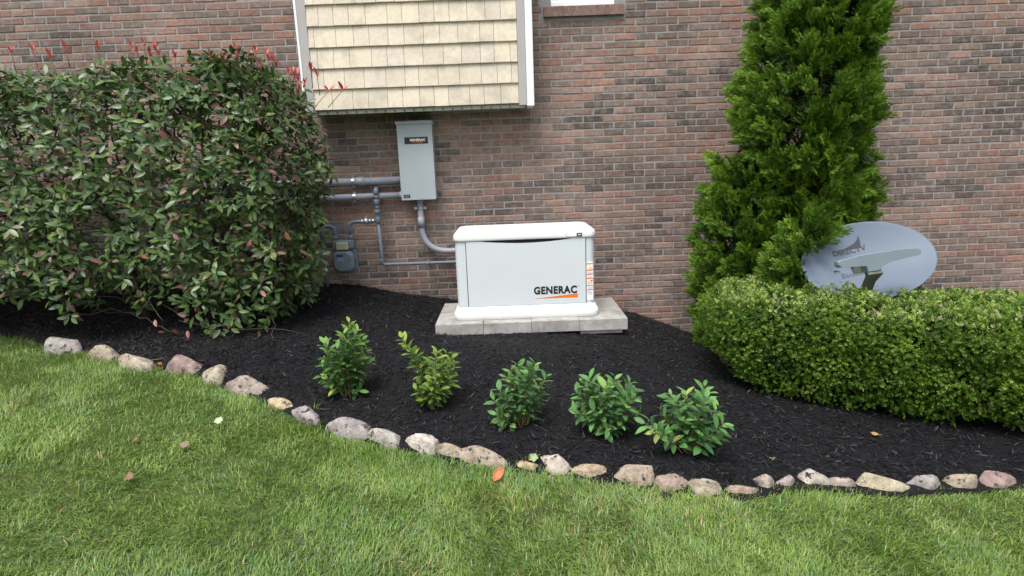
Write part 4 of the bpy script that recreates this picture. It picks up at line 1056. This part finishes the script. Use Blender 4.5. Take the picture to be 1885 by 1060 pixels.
# ------------------------------------------------------------------ edging stones
def stone(label, pxb, wpx, hpx, colr, ang=0.0, deep=.72, seed=0, sink=.28, name='edging_stone', group='stones edging the mulch bed', cat='stone', lump=.30):
    p = at_lawn(*pxb); sc = F_PX / -((CROT.transposed() @ (p - CAM)).z)
    w, h = wpx * 1.30 / sc, hpx * 1.0 / sc
    gm_ = sum(colr) / 3; colr = tuple((gm_ + (c - gm_) * .8) * f_ for c, f_ in zip(colr, (1.0, .94, .87)))
    hz_ = h * .70; dp = max(w * .55, h * 1.1) * deep
    bm = bmesh.new(); bmesh.ops.create_icosphere(bm, subdivisions=3, radius=1)
    r = np.random.default_rng(seed + 50); V = np.array([v.co[:] for v in bm.verts])
    V = np.sign(V) * np.abs(V) ** .74                                                     # blockier than a ball
    for _ in range(10):                                                                    # chipped flat faces
        d = r.normal(size=3); d /= np.linalg.norm(d); d[2] = abs(d[2]); lim_ = r.uniform(.5, .85); ex = V @ d - lim_
        V -= np.outer(np.maximum(ex, 0) * .93, d)
    V *= (1 + lump * (fbm(V * 1.5 + seed * 7.7, 3) - .5))[:, None]
    V *= (1 + .13 * (fbm(V * 5 + seed * 3.3, 3) - .5))[:, None]
    V = (V - (V.max(0) + V.min(0)) / 2) / (np.ptp(V, axis=0) / 2)
    V *= np.array([w / 2, dp / 2, hz_])
    ca, sa = math.cos(ang), math.sin(ang)
    V = V @ np.array([[ca, 0, -sa], [0, 1, 0], [sa, 0, ca]]).T
    yw = math.atan2(float(ys(p.x + .2) - ys(p.x - .2)), .4) * .7; ca, sa = math.cos(yw), math.sin(yw)
    V = V @ np.array([[ca, sa, 0], [-sa, ca, 0], [0, 0, 1]])
    c = np.array([p.x, p.y + dp * .42, p.z + hz_ * (1 - 2 * sink) * .55])
    V = V + c
    F3 = np.array([[v.index for v in f.verts] for f in bm.faces]); bm.free()
    me = build_mesh(name, V, [F3], M['stone'], np.tile(colr, (len(F3), 1)) * (1 + rng.uniform(-.05, .05, (len(F3), 1))), smooth=False)
    o = put(name, me); tag(o, label, cat, group); return o, V
TAN, PINK, CREAM, GREY, WHITE, GOLD = (.30, .26, .20), (.25, .185, .18), (.38, .345, .27), (.29, .275, .28), (.48, .45, .42), (.40, .325, .20)
SB = []
def ST(*a, **k): SB.append(stone(*a, seed=len(SB) + 1, **k))
ST('pale tan stone at the left end of the photographed edging, by a dry twig', (245, 682), 70, 30, CREAM, ang=-.15)
ST('flat mauve stone with dark specks beside the round cream stone', (336, 690), 76, 32, PINK, ang=-.08)
ST('rounded cream stone between the mauve stone and the large grey-pink stone', (389, 708), 48, 38, CREAM, ang=-.2, deep=1)
ST('large grey-pink stone leaning against a flatter one in the left part of the edging', (440, 728), 60, 38, (.29, .245, .225), ang=.1)
ST('flattish grey-pink stone overlapping the larger stone on its left', (474, 734), 56, 28, (.30, .255, .235), ang=-.25)
ST('thin golden flat stone below the grey-pink pair', (514, 754), 64, 20, GOLD, ang=-.08)
ST('mauve-grey pointed stone right of the thin golden one', (568, 781), 62, 28, (.28, .255, .275), ang=-.35)
ST('long speckled grey stone below the leftmost young shrub', (640, 808), 78, 34, GREY, ang=-.28)
ST('grey block stone with black mulch bits left of the white stone', (712, 822), 62, 32, (.33, .315, .30), ang=-.25)
ST('chunky white stone with dark mulch on its right shoulder', (773, 836), 62, 40, WHITE, ang=.0, deep=1)
ST('rounded tan stone directly right of the chunky white stone', (825, 847), 56, 32, TAN, ang=.0)
ST('long tan wedge stone above the orange fallen leaf', (890, 862), 80, 32, (.31, .265, .21), ang=-.25)
ST('small mulch-covered tan stone under a pale green fallen leaf', (964, 869), 54, 20, (.36, .29, .18), ang=.0)
ST('pinkish white boulder in the middle of the edging', (1023, 877), 62, 36, (.44, .39, .35), ang=.0, deep=1)
ST('sandy flat stone sprinkled with mulch right of the pinkish white boulder', (1088, 886), 72, 28, (.42, .33, .23), ang=-.12)
ST('angular tan stone with a peaked top', (1172, 898), 70, 38, (.33, .275, .22), ang=-.05, deep=1)
ST('long pink-brown stone with a knob at its right end', (1242, 907), 74, 30, (.28, .215, .19), ang=-.05)
ST('tan stone sloping steeply down to the right beside the pink-brown one', (1310, 917), 64, 36, (.33, .29, .23), ang=-.45)
ST('low sandy stone pair half sunk in the grass', (1364, 915), 54, 24, (.32, .25, .20), ang=.05)
ST('single roundish grey-pink stone surrounded by mulch', (1414, 905), 42, 32, (.31, .265, .24), ang=.1, deep=1)
ST('small grey-pink stone streaked with mulch', (1451, 899), 36, 26, (.29, .25, .25), ang=-.3)
ST('grey stone with mulch streaks and a pale left face', (1507, 897), 58, 30, (.36, .335, .31), ang=-.2)
ST('low streaky pinkish stone almost buried in mulch', (1556, 903), 50, 24, (.30, .255, .235), ang=-.15)
ST('cream and gold stone at the right end of the photographed edging', (1632, 907), 76, 32, (.40, .36, .26), ang=-.2)
for px, py, w, h, c, lb_ in ((180, 664, 62, 30, TAN, 'tan stone second from the far left end of the edging'), (105, 652, 66, 30, GREY, 'grey stone at the far left end of the edging'), (1712, 905, 62, 30, GREY, 'grey stone past the cream and gold one'),
                        (1780, 902, 66, 32, TAN, 'tan stone second from the far right end of the edging'), (1850, 900, 60, 30, PINK, 'mauve stone at the far right end of the edging')):
    ST(lb_, (px, py), w, h, c, ang=-.1)

# ------------------------------------------------------------------ shredded mulch
NM = 118000
mx = rng.uniform(-5.6, 5.2, NM); u_ = rng.random(NM) ** 1.15
my_ = ys(mx) - np.where(mx > 1.1, .03, .0) + u_ * (0.03 - ys(mx) - .005)
ok = ~((mx > px0 - .01) & (mx < px1 + .01) & (my_ > py0 - .008)) | (my_ > py1)
mx, my_ = mx[ok], my_[ok]
mz = bed_z(mx, my_) + rng.uniform(-.006, .014, len(mx))
mz -= .05 * np.clip((ys(mx) - my_ + .02) / .05, 0, 1)
# bits lying on the stones' backs
sx_, sn = [], []
for (o, V) in SB:
    c = V.mean(0); h = (V[:, 2] - V[:, 2].min()) / np.ptp(V[:, 2]); bk = (V[:, 1] - V[:, 1].min()) / np.ptp(V[:, 1])
    spot = fbm(V * 14 + 3, 2)
    k = np.where((h > .55) & (bk > .38) & (spot > .47))[0]
    if len(k): sx_.append(V[rng.choice(k, min(len(k), 90))])
sx_ = np.concatenate(sx_); mP = np.concatenate([np.stack([mx, my_, mz], -1), sx_ + np.array([0, 0, .003])])
N_ = len(mP)
chipT = (np.array([(-.5, -.05, 0), (-.5, .04, .0), (.05, -.07, .06), (.05, .07, .07), (.5, .01, -.01)]), np.array([(0, 2, 3, 1)]), np.array([(2, 4, 3)]))
az = rng.uniform(0, 2 * PI, N_); el = rng.normal(0, .30, N_)
yv = np.stack([np.cos(az) * np.cos(el), np.sin(az) * np.cos(el), np.sin(el)], -1); zv = np.array([0, 0, 1.0]) + unit(N_) * .55
Rm = frames(yv, zv); Rm = Rm[:, :, [1, 0, 2]] * np.array([1, -1, 1])
ms = rng.uniform(.014, .052, N_) ; ms[-len(sx_):] *= .55
tone = rng.random((N_, 1)) ** 3
mc_ = np.array([.0034, .0034, .0044]) + tone * np.array([.017, .0175, .0225])
lt_ = rng.random(N_) < .035; mc_[lt_] = np.array([.038, .040, .047]); ms[lt_] *= 1.25
brn = rng.random(N_) < .017; mc_[brn] = np.array([.085, .062, .045])
# worn old mulch by the hedge at left
old = (mP[:, 0] < -2.3) & (rng.random(N_) < .22); mc_[old] = np.array([.055, .045, .036])
chips = put('mulch_chips', scatter('mulch_chips', chipT, Rm, mP, ms, mc_, M['chip'])); tag(chips, 'loose shredded black mulch covering the planting bed', 'mulch', kind='stuff')

# ------------------------------------------------------------------ grass
NG = 300000
gx_ = rng.uniform(-4.6, 4.6, NG); gy_ = -5.3 + rng.random(NG) * (ys(gx_) + np.where(gx_ > 1.1, -.01, .03) + 5.3)
dist = np.hypot(gx_, gy_ + 6)
vis = (np.abs(gx_) < (gy_ + 6) * .98 + .6) & (gy_ > -4.75) | (rng.random(NG) < .22)
gx_, gy_ = gx_[vis], gy_[vis]; N_ = len(gx_)
gp_ = np.stack([gx_, gy_, lawn_z(gx_, gy_) - .006], -1)
def gn(f, s_, o=2): return fbm(np.stack([gx_ * f, gy_ * f, 0 * gx_ + s_], -1), o)
ang = gn(1.4, 3) * 9 + gn(6, 9) * 5 + rng.normal(0, 1.15, N_); lean = np.clip(rng.normal(.95, .42, N_) + (gn(4, 21) - .5) * .8, .1, 1.9)
Lg = rng.uniform(.026, .062, N_) * (.62 + .75 * gn(5, 40)); Wg = rng.uniform(.0013, .0030, N_)
d0 = np.stack([np.cos(ang), np.sin(ang), 0 * ang], -1); sd_ = np.stack([-np.sin(ang), np.cos(ang), 0 * ang], -1) * Wg[:, None]
up = np.array([0, 0, 1.0])
l1, l2 = lean * .55, lean * 1.15
m1 = gp_ + (d0 * np.sin(l1)[:, None] + up * np.cos(l1)[:, None]) * (Lg * .5)[:, None]
m2 = m1 + (d0 * np.sin(l2)[:, None] + up * np.cos(l2)[:, None]) * (Lg * .5)[:, None]
VV = np.stack([gp_ - sd_, gp_ + sd_, m1 - sd_ * .85, m1 + sd_ * .85, m2], 1).reshape(-1, 3)
b0 = (np.arange(N_) * 5)[:, None]
patch = gn(1.1, 60, 3)[:, None]; p2 = gn(3.5, 77)[:, None]
patch = np.clip(.5 + (patch - .5) * .8 + (gn(9, 31)[:, None] - .5) * 1.3, 0, 1)
c = np.array([.134, .234, .036]) * (1 - patch) + np.array([.262, .360, .092]) * patch
c = np.where(rng.random((N_, 1)) < np.clip(p2 * 1.2 - .2, 0, 1) * .38, np.array([.18, .30, .14]), c)     # bluish blades
c = c * (1 + rng.uniform(-.28, .28, (N_, 1)))
dry = rng.random((N_, 1)) < np.clip(.02 + (gn(2.3, 90)[:, None] - .55) * .5, .015, .2); c = np.where(dry, np.array([.45, .38, .20]) * rng.uniform(.6, 1.15, (N_, 1)), c)
cc2 = np.concatenate([c, c])
grass = put('grass', build_mesh('grass', VV, [b0 + np.array([0, 1, 3, 2]), b0 + np.array([2, 3, 4])], M['grass'], cc2, smooth=True))
tag(grass, 'mown green lawn grass in front of the stone edging', 'grass', kind='stuff')

# ------------------------------------------------------------------ fallen leaves and small finds
def fallen(name, label, pxy, size, colr, n_l=5, yaw=0.0, bed_=False, lift=.03, cat='fallen leaf', pitch=.4):
    p = at_bed(*pxy) if bed_ else at_lawn(*pxy); P = []
    nn_ = 26
    for k in range(nn_):
        a = 2 * PI * k / nn_; r = 1 - .34 * abs(math.sin(a * n_l / 2)) ** .6 * (1 if n_l > 2 else .4)
        rx_, ry_ = (r * .62, r) if n_l <= 2 else (r, r); P.append((math.sin(a) * rx_ * size / 2, math.cos(a) * ry_ * size / 2))
    V = [(0, 0, 0)] + [(x * .5, y * .5, .0) for x, y in P] + [(x, y, 9 * (x * x * .6 + random.uniform(-.0002, .0008) + .3 * y * y)) for x, y in P]
    ftri = [(0, 1 + k, 1 + (k + 1) % nn_) for k in range(nn_)]; fq = [(1 + k, 1 + nn_ + k, 1 + nn_ + (k + 1) % nn_, 1 + (k + 1) % nn_) for k in range(nn_)]
    Rr = Matrix.Rotation(pitch, 3, 'X') @ Matrix.Rotation(yaw, 3, 'Z')
    V = [p + Vector((0, 0, lift)) + Rr @ Vector(v) for v in V]
    b = MB(); b.cur = colr; b.add(V, ftri, True); b.add(V, fq, True)
    b.tube([V[1 + nn_ + nn_ // 2], V[1 + nn_ + nn_ // 2] + (Rr @ Vector((0, -size * .35, .004)))], .0012, 5)
    o = b.put(name, M['softleaf'], None, True); tag(o, label, cat); return o
fallen('fallen_leaf', 'orange fallen leaf lying on the grass below the tan wedge stone', (918, 889), .085, (.50, .17, .07), 2, -.6, lift=.05, pitch=.75)
fallen('fallen_leaf', 'pale whitish green fallen leaf on the grass at left', (405, 789), .062, (.50, .60, .38), 5, .8, lift=.05, pitch=.5)
fallen('fallen_leaf', 'tan curled fallen leaf on the grass, left part of the lawn', (342, 833), .06, (.26, .19, .12), 3, 1.3, lift=.045, pitch=.5)
fallen('fallen_leaf', 'brown fallen leaf at the left edge of the lawn, lower one', (241, 893), .055, (.24, .14, .085), 3, .3, lift=.045, pitch=.5)
fallen('fallen_leaf', 'small brown fallen leaf at the left edge of the lawn, upper one', (252, 821), .035, (.25, .15, .09), 3, .3, lift=.04, pitch=.5)
fallen('fallen_leaf', 'pale green lobed leaf resting on the small mulch-covered stone', (983, 866), .060, (.32, .42, .19), 5, 2.0, lift=.075, pitch=.7)
fallen('fallen_leaf', 'tan fallen leaf on the mulch in front of the boxwood hedge', (1609, 804), .05, (.42, .25, .11), 2, 1.2, True, lift=.02)
fallen('fallen_leaf', 'small red leaf on the soil beside the mauve stone', (296, 678), .05, (.33, .10, .06), 2, 1.0, lift=.035)
fallen('fallen_leaf', 'dark red leaf on the grass edge under the pale tan stone', (268, 684), .04, (.30, .09, .05), 2, .2, lift=.03)
for px, py, lb_ in ((945, 760, 'tiny pale wood fleck in the mulch between the second and middle shrubs'),):
    pass
dk = stone('black wet stone lying in the grass below the pink-brown edging stone', (1230, 922), 20, 15, (.02, .02, .024), deep=1, seed=77, sink=.2, name='black_stone', group=None)
tp = at_lawn(262, 676); tw = MB().tube([at_lawn(268, 676) + Vector((0, 0, .05)), at_lawn(295, 674) + Vector((0, 0, .055)), at_lawn(312, 669) + Vector((0, 0, .06))], [.004, .0035, .0025], 6).put('dry_twig', M['twig'])
tag(tw, 'thin dry twig bridging the pale tan and mauve stones', 'twig')
sp = at_bed(1420, 855); sg = thing('seedling', 'tiny green seedling alone in the mulch', 'seedling', sp)
MB().tube([sp - Vector((0, 0, .01)), sp + Vector((.004, 0, .035))], .0012, 5).put('stem', M['twig'], sg)
leaf_parts(sg, SV['g'], np.array([frames(np.array([[math.cos(a), math.sin(a), .4]]), np.array([[0, 0, 1.0]]))[0] for a in (.3, 2.4, 4.4)]), np.array([list(sp + Vector((.004, 0, .034)))] * 3), [.022, .02, .022], [7, 9, 7])
tp = at_lawn(585, 762); 
gt_ = MB()
for (px, py) in ((580, 765), (968, 858)):
    p = at_bed(px, py - 6) 
    b = MB(); b.cur = (.14, .2, .05)
    for k in range(9):
        a = random.uniform(0, 2 * PI); L = random.uniform(.03, .07); q = p + Vector((math.cos(a) * .01, math.sin(a) * .01, -.005)); e = q + Vector((math.cos(a) * L * .6, math.sin(a) * L * .4, L)); m_ = q.lerp(e, .5) + Vector((0, 0, .012)); w = Vector((-math.sin(a), math.cos(a), 0)) * .0022
        b.add([q - w, q + w, m_ + w, m_ - w, e], [(0, 1, 2, 3), (3, 2, 4)])
    o = b.put('grass_tuft', M['grass'], None, True)
    tag(o, 'small grass tuft in the mulch above the mauve-grey pointed stone' if px < 700 else 'small grass tuft above the mulch-covered tan stone', 'grass tuft')
